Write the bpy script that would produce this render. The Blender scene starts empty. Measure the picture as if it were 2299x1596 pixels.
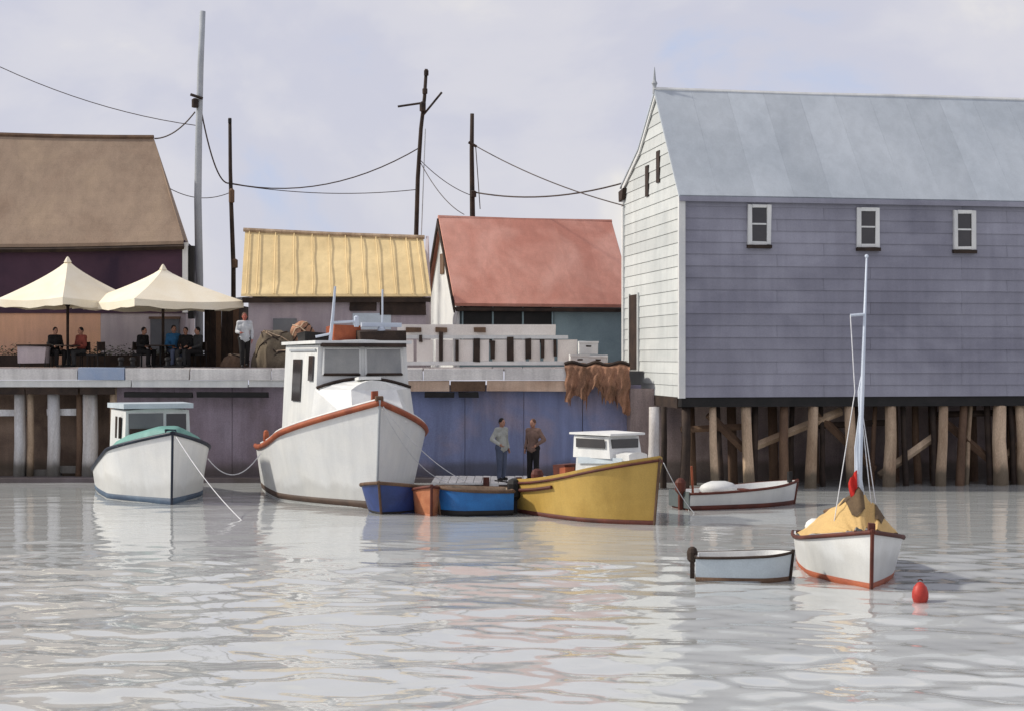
import bpy, math, random
import numpy as np
from mathutils import Vector, Matrix
random.seed(7)
sc = bpy.context.scene
col = sc.collection
R = math.radians

# ------------------------------------------------------------------ camera
F, YH, CX, H = 3500.0, 800.0, 1149.5, 4.03      # focal length, horizon row, centre column (photo units), eye height
cam = bpy.data.cameras.new('camera'); cam_o = bpy.data.objects.new('camera', cam); col.objects.link(cam_o)
cam.sensor_width = 36; cam.lens = 36 * F / 2299
cam_o.location = (0, 0, H); cam_o.rotation_euler = (R(90), 0, 0)
cam.shift_y = (YH - 798) / 2299
cam.clip_end = 3000
sc.camera = cam_o

# ------------------------------------------------------------------ sky
SUN = Vector((-0.80, 0.03, 0.60)).normalized()           # direction towards the sun
world = bpy.data.worlds.new('World'); sc.world = world; world.use_nodes = True
nt = world.node_tree; nt.nodes.clear()
wout = nt.nodes.new('ShaderNodeOutputWorld')
sky = nt.nodes.new('ShaderNodeTexSky'); sky.sky_type = 'NISHITA'; sky.sun_disc = False
sky.sun_elevation = math.asin(SUN.z); sky.sun_rotation = math.atan2(SUN.x, SUN.y)
bg1 = nt.nodes.new('ShaderNodeBackground'); bg1.inputs[1].default_value = 0.10
nt.links.new(sky.outputs[0], bg1.inputs[0])
tc = nt.nodes.new('ShaderNodeTexCoord')
mp = nt.nodes.new('ShaderNodeMapping'); mp.inputs['Scale'].default_value = (1, 1, 1.5); mp.inputs['Location'].default_value = (3.1, .7, .35)
nt.links.new(tc.outputs['Generated'], mp.inputs[0])
n1 = nt.nodes.new('ShaderNodeTexNoise'); n1.inputs['Scale'].default_value = 5.0; n1.inputs['Detail'].default_value = 6; n1.inputs['Roughness'].default_value = .52
n1.inputs['Distortion'].default_value = .35
nt.links.new(mp.outputs[0], n1.inputs['Vector'])
cr = nt.nodes.new('ShaderNodeValToRGB'); cr.color_ramp.interpolation = 'EASE'
el = cr.color_ramp.elements
el[0].position = .30; el[0].color = (.45, .52, .70, 1)
el[1].position = .70; el[1].color = (.77, .735, .70, 1)
e = el.new(.43); e.color = (.55, .55, .635, 1)
e = el.new(.55); e.color = (.615, .605, .66, 1)
nt.links.new(n1.outputs[0], cr.inputs[0])
bg2 = nt.nodes.new('ShaderNodeBackground'); bg2.inputs[1].default_value = 1.18
nt.links.new(cr.outputs[0], bg2.inputs[0])
mx = nt.nodes.new('ShaderNodeMixShader'); mx.inputs[0].default_value = .9
nt.links.new(bg1.outputs[0], mx.inputs[1]); nt.links.new(bg2.outputs[0], mx.inputs[2])
nt.links.new(mx.outputs[0], wout.inputs[0])

sun = bpy.data.lights.new('sun', 'SUN'); sun_o = bpy.data.objects.new('sun', sun); col.objects.link(sun_o)
sun.energy = 3.5; sun.angle = R(3); sun.color = (1, .94, .84)
sun_o.rotation_euler = (-SUN).to_track_quat('-Z', 'Y').to_euler()
sun_o.location = (-40, 30, 40)
vs = sc.view_settings
vs.view_transform = 'Standard'; vs.look = 'None'; vs.exposure = 0.0; vs.gamma = 1; vs.use_curve_mapping = False

def P(c, r, Y):
    "world point that stands at depth Y behind photo column c, row r"
    return Vector(((c - CX) * Y / F, Y, H - (r - YH) * Y / F))
def X(c, Y): return (c - CX) * Y / F
def Z(r, Y): return H - (r - YH) * Y / F

# ------------------------------------------------------------------ materials
def lin(c):
    return tuple(((v / 12.92) if v <= .04045 else ((v + .055) / 1.055) ** 2.4) for v in c)
MATS = {}
def mat(name, a, b=None, scale=1.2, rough=.75, grain=.10, bump=.15, metallic=0, spec=.3, stretch=(1, 1, 1), c=None, streak=0, tide=0, courses=0):
    "weathered surface: base colour a blooming into b (and c), with a fine grain; colours are linear albedo"
    if name in MATS: return MATS[name]
    m = bpy.data.materials.new(name); m.use_nodes = True
    t = m.node_tree; N = t.nodes; bs = N['Principled BSDF']
    b = b or tuple(v * .78 for v in a)
    co = N.new('ShaderNodeTexCoord'); geo = N.new('ShaderNodeNewGeometry'); oi = N.new('ShaderNodeObjectInfo')
    add = N.new('ShaderNodeVectorMath'); add.operation = 'ADD'
    sc_ = N.new('ShaderNodeVectorMath'); sc_.operation = 'MULTIPLY'; sc_.inputs[1].default_value = stretch
    t.links.new(geo.outputs['Position'], sc_.inputs[0])
    n = N.new('ShaderNodeTexNoise'); n.inputs['Scale'].default_value = scale; n.inputs['Detail'].default_value = 5; n.inputs['Roughness'].default_value = .55
    n.inputs['Distortion'].default_value = .5
    t.links.new(sc_.outputs[0], n.inputs['Vector'])
    rp = N.new('ShaderNodeValToRGB'); rp.color_ramp.elements[0].position = .36; rp.color_ramp.elements[1].position = .66
    rp.color_ramp.elements[0].color = (*b, 1); rp.color_ramp.elements[1].color = (*a, 1)
    if c:
        e = rp.color_ramp.elements.new(.52); e.color = (*c, 1)
    t.links.new(n.outputs[0], rp.inputs[0])
    g = N.new('ShaderNodeTexNoise'); g.inputs['Scale'].default_value = 38; g.inputs['Detail'].default_value = 3
    t.links.new(sc_.outputs[0], g.inputs['Vector'])
    mr = N.new('ShaderNodeMapRange'); mr.inputs[1].default_value = .3; mr.inputs[2].default_value = .7
    mr.inputs[3].default_value = 1 - grain; mr.inputs[4].default_value = 1 + grain
    t.links.new(g.outputs[0], mr.inputs[0])
    # every piece a touch lighter or darker than its neighbour
    mr2 = N.new('ShaderNodeMapRange'); mr2.inputs[3].default_value = .93; mr2.inputs[4].default_value = 1.07
    t.links.new(oi.outputs['Random'], mr2.inputs[0])
    mu = N.new('ShaderNodeMath'); mu.operation = 'MULTIPLY'
    t.links.new(mr.outputs[0], mu.inputs[0]); t.links.new(mr2.outputs[0], mu.inputs[1])
    vm = N.new('ShaderNodeVectorMath'); vm.operation = 'SCALE'
    t.links.new(rp.outputs[0], vm.inputs[0]); t.links.new(mu.outputs[0], vm.inputs['Scale'])
    out = vm.outputs[0]
    if streak:      # run-off streaks down the surface
        sv_ = N.new('ShaderNodeVectorMath'); sv_.operation = 'MULTIPLY'; sv_.inputs[1].default_value = (2.3, 2.3, .22)
        t.links.new(geo.outputs['Position'], sv_.inputs[0])
        sn = N.new('ShaderNodeTexNoise'); sn.inputs['Scale'].default_value = 1.3; sn.inputs['Detail'].default_value = 7; sn.inputs['Roughness'].default_value = .6; sn.inputs['Distortion'].default_value = .4
        t.links.new(sv_.outputs[0], sn.inputs['Vector'])
        sm_ = N.new('ShaderNodeMapRange'); sm_.inputs[1].default_value = .35; sm_.inputs[2].default_value = .62
        sm_.inputs[3].default_value = 1 - streak; sm_.inputs[4].default_value = 1.03
        t.links.new(sn.outputs[0], sm_.inputs[0])
        s2 = N.new('ShaderNodeVectorMath'); s2.operation = 'SCALE'
        t.links.new(out, s2.inputs[0]); t.links.new(sm_.outputs[0], s2.inputs['Scale']); out = s2.outputs[0]
    if tide:        # weed and wet between the tide marks
        sx = N.new('ShaderNodeSeparateXYZ'); t.links.new(geo.outputs['Position'], sx.inputs[0])
        ma = N.new('ShaderNodeMath'); ma.operation = 'MULTIPLY_ADD'; ma.inputs[1].default_value = -.9
        t.links.new(n.outputs[0], ma.inputs[0]); t.links.new(sx.outputs['Z'], ma.inputs[2])
        tm_ = N.new('ShaderNodeMapRange'); tm_.interpolation_type = 'SMOOTHSTEP'; tm_.inputs[1].default_value = -.05; tm_.inputs[2].default_value = .26
        tm_.inputs[3].default_value = tide; tm_.inputs[4].default_value = 0
        t.links.new(ma.outputs[0], tm_.inputs[0])
        mixc = N.new('ShaderNodeMix'); mixc.data_type = 'RGBA'; mixc.inputs['B'].default_value = (.075, .068, .05, 1)
        t.links.new(tm_.outputs[0], mixc.inputs['Factor']); t.links.new(out, mixc.inputs['A']); out = mixc.outputs['Result']
    t.links.new(out, bs.inputs['Base Color'])
    bs.inputs['Roughness'].default_value = rough; bs.inputs['Metallic'].default_value = metallic
    bs.inputs['Specular IOR Level'].default_value = spec
    hgt = g.outputs[0]
    if courses:     # shingle courses: butts every `courses` metres of height, broken by noise
        sz = N.new('ShaderNodeSeparateXYZ'); t.links.new(geo.outputs['Position'], sz.inputs[0])
        m1 = N.new('ShaderNodeMath'); m1.operation = 'MULTIPLY_ADD'; m1.inputs[1].default_value = .05; t.links.new(n.outputs[0], m1.inputs[0]); t.links.new(sz.outputs['Z'], m1.inputs[2])
        m2 = N.new('ShaderNodeMath'); m2.operation = 'DIVIDE'; m2.inputs[1].default_value = courses; t.links.new(m1.outputs[0], m2.inputs[0])
        m3 = N.new('ShaderNodeMath'); m3.operation = 'FRACT'; t.links.new(m2.outputs[0], m3.inputs[0])
        m4 = N.new('ShaderNodeMath'); m4.operation = 'MULTIPLY_ADD'; m4.inputs[1].default_value = -1.2; t.links.new(m3.outputs[0], m4.inputs[0]); t.links.new(g.outputs[0], m4.inputs[2])
        hgt = m4.outputs[0]
    if bump:
        bp = N.new('ShaderNodeBump'); bp.inputs['Strength'].default_value = bump; bp.inputs['Distance'].default_value = .02
        t.links.new(hgt, bp.inputs['Height']); t.links.new(bp.outputs[0], bs.inputs['Normal'])
    MATS[name] = m
    return m

M_clap = mat('weathered_clapboard', (.325, .325, .385), (.22, .22, .27), .28, .8, .10, .2, stretch=(1, 1, 1.6), c=(.28, .28, .335), streak=.08)
M_gable = mat('sunlit_pale_gable', (.60, .62, .60), (.50, .525, .515), .5, .75, .06, .15, streak=.08)  # grey-green gable boards, paler than the front: sunlit contrast put into the colour
M_shed_roof = mat('pale_metal_roof', (.47, .51, .55), (.38, .42, .46), .30, .6, .06, .1, streak=.06)
M_white = mat('white_paint', (.74, .74, .71), (.66, .67, .66), 1.3, .5, .05, .08, streak=.08)
M_whiteboat = mat('white_hull_paint', (.74, .74, .71), (.68, .69, .68), 1.1, .35, .04, .05, spec=.45, streak=.06, tide=.22)
M_greyhouse = mat('cream_grey_paint', (.62, .58, .54), (.52, .49, .47), 1.5, .5, .05, .05)
M_brownroof = mat('taupe_roof', (.36, .265, .185), (.27, .19, .135), .35, .85, .14, .3, c=(.32, .235, .17), streak=.12, courses=.24)
M_purple = mat('aubergine_wall', (.085, .042, .066), (.04, .022, .042), .45, .8, .15, .2, c=(.068, .035, .055))
M_terra = mat('terracotta_wall', (.80, .46, .28), (.68, .40, .27), .6, .85, .10, .2, streak=.12)
M_taupe = mat('taupe_wall', (.56, .49, .48), (.42, .36, .38), .5, .85, .10, .2, streak=.15)
M_yroof = mat('straw_yellow_roof', (.80, .62, .33), (.71, .54, .28), .45, .75, .08, .15, streak=.12)
M_rroof = mat('salmon_red_roof', (.72, .38, .30), (.58, .25, .185), .5, .8, .10, .2, c=(.66, .32, .245), streak=.10, courses=.22)
M_teal = mat('teal_wall', (.30, .40, .42), (.22, .30, .32), .7, .8, .1, .2)
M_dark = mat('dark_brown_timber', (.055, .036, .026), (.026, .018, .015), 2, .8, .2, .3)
M_black = mat('black_paint', (.018, .016, .016), (.010, .010, .010), 2, .6, .2, .1)
M_brown = mat('brown_timber', (.17, .105, .065), (.10, .06, .04), 1.5, .8, .18, .3, stretch=(1, 1, .35))
M_tan = mat('tan_pile_timber', (.66, .50, .35), (.36, .25, .165), 1.3, .85, .2, .35, stretch=(1.5, 1.5, .35), streak=.25, tide=.75)
M_pile2 = mat('weathered_pale_pile', (.74, .74, .75), (.46, .41, .36), .9, .85, .15, .3, stretch=(1.5, 1.5, .35), streak=.25, tide=.75)
M_wallp = mat('violet_grey_quay_wall', (.31, .26, .31), (.21, .165, .18), .55, .9, .14, .25, c=(.26, .21, .25), streak=.22, tide=.6)
M_wallb = mat('blue_violet_quay_wall', (.21, .25, .43), (.30, .265, .34), .42, .9, .12, .25, c=(.205, .235, .385), streak=.22, tide=.6)
M_bulk = mat('dark_bulkhead_stone', (.46, .36, .33), (.25, .20, .205), .55, .9, .2, .4, streak=.22, tide=.6)
M_recess = mat('brown_recess_timber', (.40, .29, .22), (.18, .125, .095), .7, .9, .2, .3, streak=.22, tide=.6)
M_fascia = mat('pale_fascia_timber', (.82, .79, .75), (.68, .65, .63), .9, .8, .1, .2, stretch=(.4, 1, 1), streak=.2)
M_bluefas = mat('faded_blue_panel', (.27, .35, .50), (.40, .45, .54), .9, .8, .1, .2)
M_beige = mat('beige_board', (.84, .79, .73), (.75, .69, .63), 1.1, .8, .08, .15)
M_peach = mat('peach_timber', (.76, .59, .46), (.48, .33, .24), .8, .8, .1, .2, stretch=(.5, 1, 1), streak=.2)
M_canvas = mat('cream_canvas', (.84, .77, .62), (.80, .71, .54), 1.0, .85, .05, .12)
M_rust = mat('rust_red_paint', (.38, .105, .045), (.24, .06, .03), 2, .6, .12, .15)
M_maroon = mat('maroon_brown_paint', (.13, .035, .022), (.07, .022, .016), 2, .6, .15, .15)
M_navy = mat('navy_paint', (.022, .032, .055), (.014, .018, .03), 2, .45, .1, .05)
M_bootb = mat('dark_brown_antifouling', (.085, .052, .035), (.05, .032, .024), 1.5, .6, .15, .1)
M_boot = mat('slate_blue_antifouling', (.10, .15, .21), (.06, .09, .14), 1.5, .6, .12, .1)
M_green = mat('sea_green_deck_paint', (.17, .36, .31), (.11, .25, .22), 1.5, .6, .1, .1)
M_mustard = mat('mustard_hull_paint', (.50, .33, .085), (.42, .265, .06), .9, .45, .08, .06, spec=.4, streak=.10)
M_dblue = mat('dark_blue_hull_paint', (.03, .065, .24), (.02, .04, .14), 1.5, .4, .1, .05, spec=.45)
M_bblue = mat('bright_blue_hull_paint', (.018, .16, .44), (.012, .10, .30), 1.5, .4, .1, .05, spec=.45)
M_orange = mat('burnt_orange_hull_paint', (.52, .22, .11), (.34, .11, .05), 1.6, .5, .1, .08)
M_greygreen = mat('grey_green_paint', (.11, .13, .13), (.075, .09, .095), 1.2, .6, .1, .1)
M_paleblue = mat('pale_grey_blue_paint', (.55, .62, .66), (.46, .52, .56), 1.2, .5, .06, .06)
M_tarp = mat('tan_tarpaulin', (.62, .42, .17), (.50, .33, .14), 1.2, .8, .1, .25)
M_tarpd = mat('brown_patch_canvas', (.15, .10, .055), (.09, .06, .035), 2, .85, .15, .25)
M_redflag = mat('red_cloth', (.62, .03, .022), (.48, .022, .018), 3, .7, .08, .1)
M_buoy = mat('red_buoy_plastic', (.46, .045, .03), (.36, .03, .022), 5, .5, .08, .05, spec=.4)
M_rope = mat('white_rope', (.75, .75, .75), (.62, .62, .64), 6, .8, .1, .2)
M_wire = mat('dark_wire', (.07, .05, .04), (.05, .035, .03), 3, .6, .1, 0)
M_polegrey = mat('grey_pole_paint', (.40, .42, .44), (.31, .33, .35), .8, .7, .1, .15)
M_alu = mat('pale_blue_grey_spar', (.62, .67, .75), (.50, .56, .65), 1, .45, .05, .05)
M_glass = mat('dark_window_glass', (.05, .045, .045), (.03, .028, .03), .8, .12, .05, 0, spec=.6)
M_greyglass = mat('grey_window_glass', (.15, .155, .15), (.10, .105, .11), .9, .12, .05, 0, spec=.6)
M_boatglass = mat('pale_grey_window_glass', (.30, .30, .285), (.20, .205, .21), .9, .15, .05, 0, spec=.6)
M_net = mat('rusty_net', (.46, .24, .15), (.17, .095, .06), 1.1, .95, .3, .8)
M_heap = mat('olive_brown_net', (.20, .16, .11), (.11, .085, .06), 1.2, .95, .3, .8)
M_leaf = mat('dark_leaf', (.055, .06, .03), (.03, .035, .02), 3, .7, .2, 0)
M_land = mat('gravel_ground', (.30, .28, .26), (.22, .20, .19), .4, .95, .2, .4)
M_deckw = mat('grey_deck_plank', (.42, .38, .37), (.33, .29, .29), 1, .85, .15, .3)
M_skin = mat('skin', (.42, .22, .15), (.36, .18, .12), 4, .6, .04, 0)
M_skinred = mat('ruddy_skin', (.42, .13, .09), (.36, .10, .07), 4, .6, .04, 0)
M_hair = mat('dark_hair', (.014, .011, .010), (.010, .008, .008), 8, .7, .2, .3)
def cloth(name, c): return mat(name, c, tuple(v * .7 for v in c), 3, .9, .1, .3)

# ------------------------------------------------------------------ mesh helpers
class MB:
    def __init__(s): s.v = []; s.f = []
    def add(s, vs_, fs):
        o = len(s.v); s.v += [tuple(p) for p in vs_]; s.f += [tuple(i + o for i in f) for f in fs]; return s
    def box(s, c, size, rz=0, j=0, rot=None):
        hx, hy, hz = size[0] / 2, size[1] / 2, size[2] / 2
        pts = [Vector((x, y, z)) for z in (-hz, hz) for x, y in ((-hx, -hy), (hx, -hy), (hx, hy), (-hx, hy))]
        if j: pts = [p + Vector((random.uniform(-j, j), random.uniform(-j, j), random.uniform(-j, j))) for p in pts]
        m = rot if rot else Matrix.Rotation(rz, 3, 'Z')
        pts = [m @ p + Vector(c) for p in pts]
        return s.add(pts, [(3, 2, 1, 0), (4, 5, 6, 7), (0, 1, 5, 4), (1, 2, 6, 5), (2, 3, 7, 6), (3, 0, 4, 7)])
    def tube(s, pts, rad, n=8, sy=1.0):
        pts = [Vector(p) for p in pts]
        if not isinstance(rad, (list, tuple)): rad = [rad] * len(pts)
        rings = []; prev = None
        for i, p in enumerate(pts):
            d = (pts[min(i + 1, len(pts) - 1)] - pts[max(i - 1, 0)]).normalized()
            ref = prev if prev is not None else (Vector((0, 0, 1)) if abs(d.z) < .9 else Vector((1, 0, 0)))
            a = d.cross(ref)
            if a.length < 1e-4: a = d.cross(Vector((0, 1, 0)))
            a.normalize(); b = a.cross(d).normalized(); prev = b
            rings.append([p + (a * math.cos(2 * math.pi * k / n) + b * math.sin(2 * math.pi * k / n) * sy) * rad[i] for k in range(n)])
        vs_ = [q for r in rings for q in r]; fs = []
        for i in range(len(pts) - 1):
            for k in range(n):
                fs.append((i * n + k, i * n + (k + 1) % n, (i + 1) * n + (k + 1) % n, (i + 1) * n + k))
        fs.append(tuple(range(n - 1, -1, -1))); fs.append(tuple((len(pts) - 1) * n + k for k in range(n)))
        return s.add(vs_, fs)
    def ell(s, c, r, nu=12, nv=8, rz=0, jit=0):
        if not isinstance(r, (list, tuple)): r = (r, r, r)
        m = Matrix.Rotation(rz, 3, 'Z'); vs_ = [Vector(c) - Vector((0, 0, r[2]))]
        for i in range(1, nv):
            t = math.pi * i / nv - math.pi / 2
            for k in range(nu):
                a = 2 * math.pi * k / nu; q = 1 + random.uniform(-jit, jit)
                vs_.append(m @ Vector((r[0] * math.cos(t) * math.cos(a) * q, r[1] * math.cos(t) * math.sin(a) * q, r[2] * math.sin(t) * q)) + Vector(c))
        vs_.append(Vector(c) + Vector((0, 0, r[2]))); fs = []
        for k in range(nu): fs.append((0, 1 + (k + 1) % nu, 1 + k))
        for i in range(nv - 2):
            for k in range(nu): fs.append((1 + i * nu + k, 1 + i * nu + (k + 1) % nu, 1 + (i + 1) * nu + (k + 1) % nu, 1 + (i + 1) * nu + k))
        L = len(vs_) - 1
        for k in range(nu): fs.append((L, 1 + (nv - 2) * nu + k, 1 + (nv - 2) * nu + (k + 1) % nu))
        return s.add(vs_, fs)
    def lathe(s, c, prof, n=16):
        vs_ = []; fs = []
        for r, z in prof:
            for k in range(n):
                a = 2 * math.pi * k / n; vs_.append((c[0] + r * math.cos(a), c[1] + r * math.sin(a), c[2] + z))
        for i in range(len(prof) - 1):
            for k in range(n): fs.append((i * n + k, i * n + (k + 1) % n, (i + 1) * n + (k + 1) % n, (i + 1) * n + k))
        fs.append(tuple(range(n - 1, -1, -1))); fs.append(tuple((len(prof) - 1) * n + k for k in range(n)))
        return s.add(vs_, fs)
    def prism(s, poly, d):
        poly = [Vector(p) for p in poly]; d = Vector(d); n = len(poly)
        nrm = Vector((0, 0, 0))
        for i in range(n): nrm += poly[i].cross(poly[(i + 1) % n])
        if nrm.dot(d) > 0: poly = poly[::-1]
        return s.add(poly + [p + d for p in poly], [tuple(range(n)), tuple(range(2 * n - 1, n - 1, -1))] +
                     [(i, n + i, n + (i + 1) % n, (i + 1) % n) for i in range(n)])
    def grid(s, rows):
        n = len(rows[0]); vs_ = [p for r in rows for p in r]
        return s.add(vs_, [(i * n + k, i * n + k + 1, (i + 1) * n + k + 1, (i + 1) * n + k) for i in range(len(rows) - 1) for k in range(n - 1)])
    def mesh(s, name, m, off=None, smooth=False):
        me = bpy.data.meshes.new(name)
        vv = s.v if off is None else [(p[0] - off[0], p[1] - off[1], p[2] - off[2]) for p in s.v]
        me.from_pydata(vv, [], s.f); me.materials.append(m)
        if smooth: me.polygons.foreach_set('use_smooth', [True] * len(me.polygons))
        me.update(); return me

OFF = {}
def tag(o, label, cat, group=None, kind=None):
    if label: o['label'] = label
    if cat: o['category'] = cat
    if group: o['group'] = group
    if kind: o['kind'] = kind
    return o
def thing(name, label, cat, loc=(0, 0, 0), rz=0, group=None, local=False):
    "an Empty at the base; parts are given in world coordinates unless local"
    o = bpy.data.objects.new(name, None); col.objects.link(o); o.empty_display_size = .2
    o.location = loc; o.rotation_euler = (0, 0, rz)
    tag(o, label, cat, group)
    OFF[o] = (0, 0, 0) if local else tuple(loc)
    return o
def root(o):
    while o.parent: o = o.parent
    return o
def part(name, mb, m, par, smooth=False, label=None):
    me = mb.mesh(name, m, OFF[root(par)], smooth)
    o = bpy.data.objects.new(name, me); col.objects.link(o); o.parent = par
    if label: o['label'] = label
    return o
def inst(name, me, par, loc, rz=0, ry=0, scale=None):
    o = bpy.data.objects.new(name, me); col.objects.link(o); o.parent = par
    o.location = Vector(loc) - Vector(OFF[root(par)]); o.rotation_euler = (0, ry, rz)
    if scale: o.scale = scale
    return o
def solo(name, mb, m, label, cat, base, group=None, kind=None, smooth=False):
    o = bpy.data.objects.new(name, mb.mesh(name, m, base, smooth)); col.objects.link(o); o.location = base
    return tag(o, label, cat, group, kind)
def structure(name, mb, m, smooth=False):
    o = bpy.data.objects.new(name, mb.mesh(name, m, None, smooth)); col.objects.link(o); o['kind'] = 'structure'; return o
def copy_tree(o, parent=None):
    c = o.copy(); col.objects.link(c); c.parent = parent
    if o in OFF: OFF[c] = OFF[o]
    for ch in list(o.children): copy_tree(ch, c)
    return c
def remesh(mb, vox):
    me = mb.mesh('tmp', M_skin); o = bpy.data.objects.new('tmp', me); col.objects.link(o)
    md = o.modifiers.new('r', 'REMESH'); md.mode = 'VOXEL'; md.voxel_size = vox; md.use_smooth_shade = True
    sm = o.modifiers.new('s', 'SMOOTH'); sm.iterations = 3; sm.factor = .5
    dg = bpy.context.evaluated_depsgraph_get()
    r = bpy.data.meshes.new_from_object(o.evaluated_get(dg))
    bpy.data.objects.remove(o); bpy.data.meshes.remove(me); r.materials.clear()
    return r
def sag(a, b, drop, n=14):
    a = Vector(a); b = Vector(b)
    return [a.lerp(b, i / n) - Vector((0, 0, drop * 4 * (i / n) * (1 - i / n))) for i in range(n + 1)]

YQ = 50.5            # quay face
ZD = 3.67            # wharf deck level
#==STRUCTURE==
# ------------------------------------------------------------------ water: one displaced sheet
def build_water():
    xs = np.concatenate([np.linspace(-400, -22, 10)[:-1], np.linspace(-22, 22, 560), np.linspace(22, 400, 10)[1:]])
    ys = np.concatenate([np.linspace(-60, 14, 8)[:-1], np.linspace(14, 54, 760), np.linspace(54, 60, 3)[1:]])
    gx, gy = np.meshgrid(xs, ys)
    rng = np.random.default_rng(3)
    z = np.zeros_like(gx)
    calm = np.clip((36.5 - gy) / 12.0, 0, 1); calm = calm * calm * (3 - 2 * calm)
    patch = .5 + .5 * np.sin(gx * .23 + 1.3 * np.sin(gy * .31 + .5)) * np.sin(gy * .42 + .9 * np.sin(gx * .17))
    for i in range(54):
        lam = 10 ** rng.uniform(math.log10(.36), math.log10(2.6))
        ang = rng.normal(math.pi / 2, .38)
        k = 2 * math.pi / lam
        slope = .0165 * (lam / 1.2) ** .1
        amp = slope / k
        ph = rng.uniform(0, 2 * math.pi)
        wob = .5 * np.sin(gx * rng.uniform(.1, .5) + rng.uniform(0, 6)) + .5 * np.sin(gy * rng.uniform(.1, .5) + rng.uniform(0, 6))
        s = np.sin(k * (math.cos(ang) * gx + math.sin(ang) * gy) + ph + 1.4 * wob)
        z += amp * s * (.14 + .86 * calm) * (.55 + .75 * patch)
    edge = (np.abs(gx) < 21.9) & (gy > 14.05) & (gy < 53.9)
    z = np.where(edge, z, 0)
    ny, nx = gx.shape
    v = np.stack([gx.ravel(), gy.ravel(), z.ravel()], 1)
    idx = np.arange(ny * nx).reshape(ny, nx)
    f = np.stack([idx[:-1, :-1], idx[:-1, 1:], idx[1:, 1:], idx[1:, :-1]], -1).reshape(-1, 4)
    me = bpy.data.meshes.new('water')
    me.vertices.add(len(v)); me.vertices.foreach_set('co', v.ravel())
    me.loops.add(f.size); me.loops.foreach_set('vertex_index', f.ravel().astype(np.int32))
    me.polygons.add(len(f)); me.polygons.foreach_set('loop_start', np.arange(0, f.size, 4, dtype=np.int32))
    me.polygons.foreach_set('use_smooth', np.ones(len(f), dtype=bool))
    me.update(calc_edges=True); me.validate()
    m = bpy.data.materials.new('harbour_water'); m.use_nodes = True; t = m.node_tree; N = t.nodes; bs = N['Principled BSDF']
    bs.inputs['Base Color'].default_value = (.47, .485, .475, 1); bs.inputs['Roughness'].default_value = .04; bs.inputs['IOR'].default_value = 1.75
    geo = N.new('ShaderNodeNewGeometry'); vm = N.new('ShaderNodeVectorMath'); vm.operation = 'MULTIPLY'; vm.inputs[1].default_value = (.7, 1.6, 1)
    t.links.new(geo.outputs['Position'], vm.inputs[0])
    n = N.new('ShaderNodeTexNoise'); n.inputs['Scale'].default_value = 3.2; n.inputs['Detail'].default_value = 3
    t.links.new(vm.outputs[0], n.inputs['Vector'])
    bp = N.new('ShaderNodeBump'); bp.inputs['Strength'].default_value = .12; bp.inputs['Distance'].default_value = .02
    t.links.new(n.outputs[0], bp.inputs['Height']); t.links.new(bp.outputs[0], bs.inputs['Normal'])
    me.materials.append(m)
    o = bpy.data.objects.new('water', me); col.objects.link(o); o['kind'] = 'structure'
build_water()
g = MB(); g.grid([[(x, y, 3.55) for x in (-300, -20, 20, 300)] for y in (YQ + .9, 60, 120, 500)])
structure('ground', g, M_land)

# ------------------------------------------------------------------ quay
w = thing('quay_wall', 'long harbour quay with pale timber edge, violet-grey wall and open piles at its left end', 'quay', (0, YQ, 0))
xl, xa, xb, xc, xr = X(-420, YQ), X(262, YQ), X(780, YQ), X(1440, YQ), X(2700, YQ)
for x_a, x_b, m_, lb in ((xa, xb, M_wallp, 'violet-brown panel of the quay wall'), (xb, xc, M_wallb, 'blue-violet panel of the quay wall')):
    nn = max(1, round((x_b - x_a) / 1.9)); dx = (x_b - x_a) / nn
    part('wall_core', MB().box(((x_a + x_b) / 2, YQ + .5, 1.2), (x_b - x_a - .01, .8, 3.8)), M_bulk, w)
    for q in range(nn):
        for zz, hh in ((1.2, 3.82),):
            part('wall_panel', MB().box((x_a + dx * (q + .5), YQ + .06 + random.uniform(-.012, .012), zz), (dx - .014, .12, hh), j=.005), m_, w, label=lb)
part('wall', MB().box(((xl + xa) / 2, YQ + 1.3, 1.2), (xa - xl, .5, 3.84)), M_recess, w, label='brown timber wall set back behind the open piles')
TH = R(9.5); x0, y0 = X(1530, 47), 47.0
bc = Vector((x0, y0, 1.3)) + Vector((math.cos(TH), math.sin(TH), 0)) * 7.3 + Vector((-math.sin(TH), math.cos(TH), 0)) * 3.4
part('wall', MB().box(bc, (16.2, .5, 3.4), TH), M_bulk, w, label='brown bulkhead behind the piles of the grey shed')
part('footing', MB().box(((xl + xc) / 2, YQ - .25, -.35), (xc - xl, .9, 1.0), j=.01), M_wallp, w)
# deck planks and edge beams
yd0, yd1 = YQ - .25, YQ + 3.4
pl = MB().box((0, 0, 0), (.96, yd1 - yd0, .09)).mesh('plank', M_deckw)
n = int((xc - xl) / 1.0)
for i in range(n): inst('plank', pl, w, (xl + .5 + i * 1.0, (yd0 + yd1) / 2, ZD - .05 + random.uniform(-.008, .008)))
def beam(c0, c1, r0, r1, proud, m, label=None, nm='edge_beam'):
    x0, x1 = X(c0, YQ), X(c1, YQ); z1, z0 = Z(r0, YQ), Z(r1, YQ)
    part(nm, MB().box(((x0 + x1) / 2, YQ - .25 - proud / 2, (z0 + z1) / 2), (x1 - x0, proud, z1 - z0), j=.012), m, w, label=label)
for c0, c1 in ((-420, -60), (-57, 181), (289, 430), (433, 612), (615, 790), (793, 950), (953, 1130), (1133, 1318)):
    beam(c0, c1, 827, 852, .16, M_fascia)
beam(184, 286, 824, 852, .19, M_bluefas, 'faded blue board on the quay edge')
for c0, c1 in ((-420, -100), (-97, 300), (303, 560), (563, 800)):
    beam(c0, c1, 853, 868, .10, M_white, nm='fascia_board')
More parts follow.
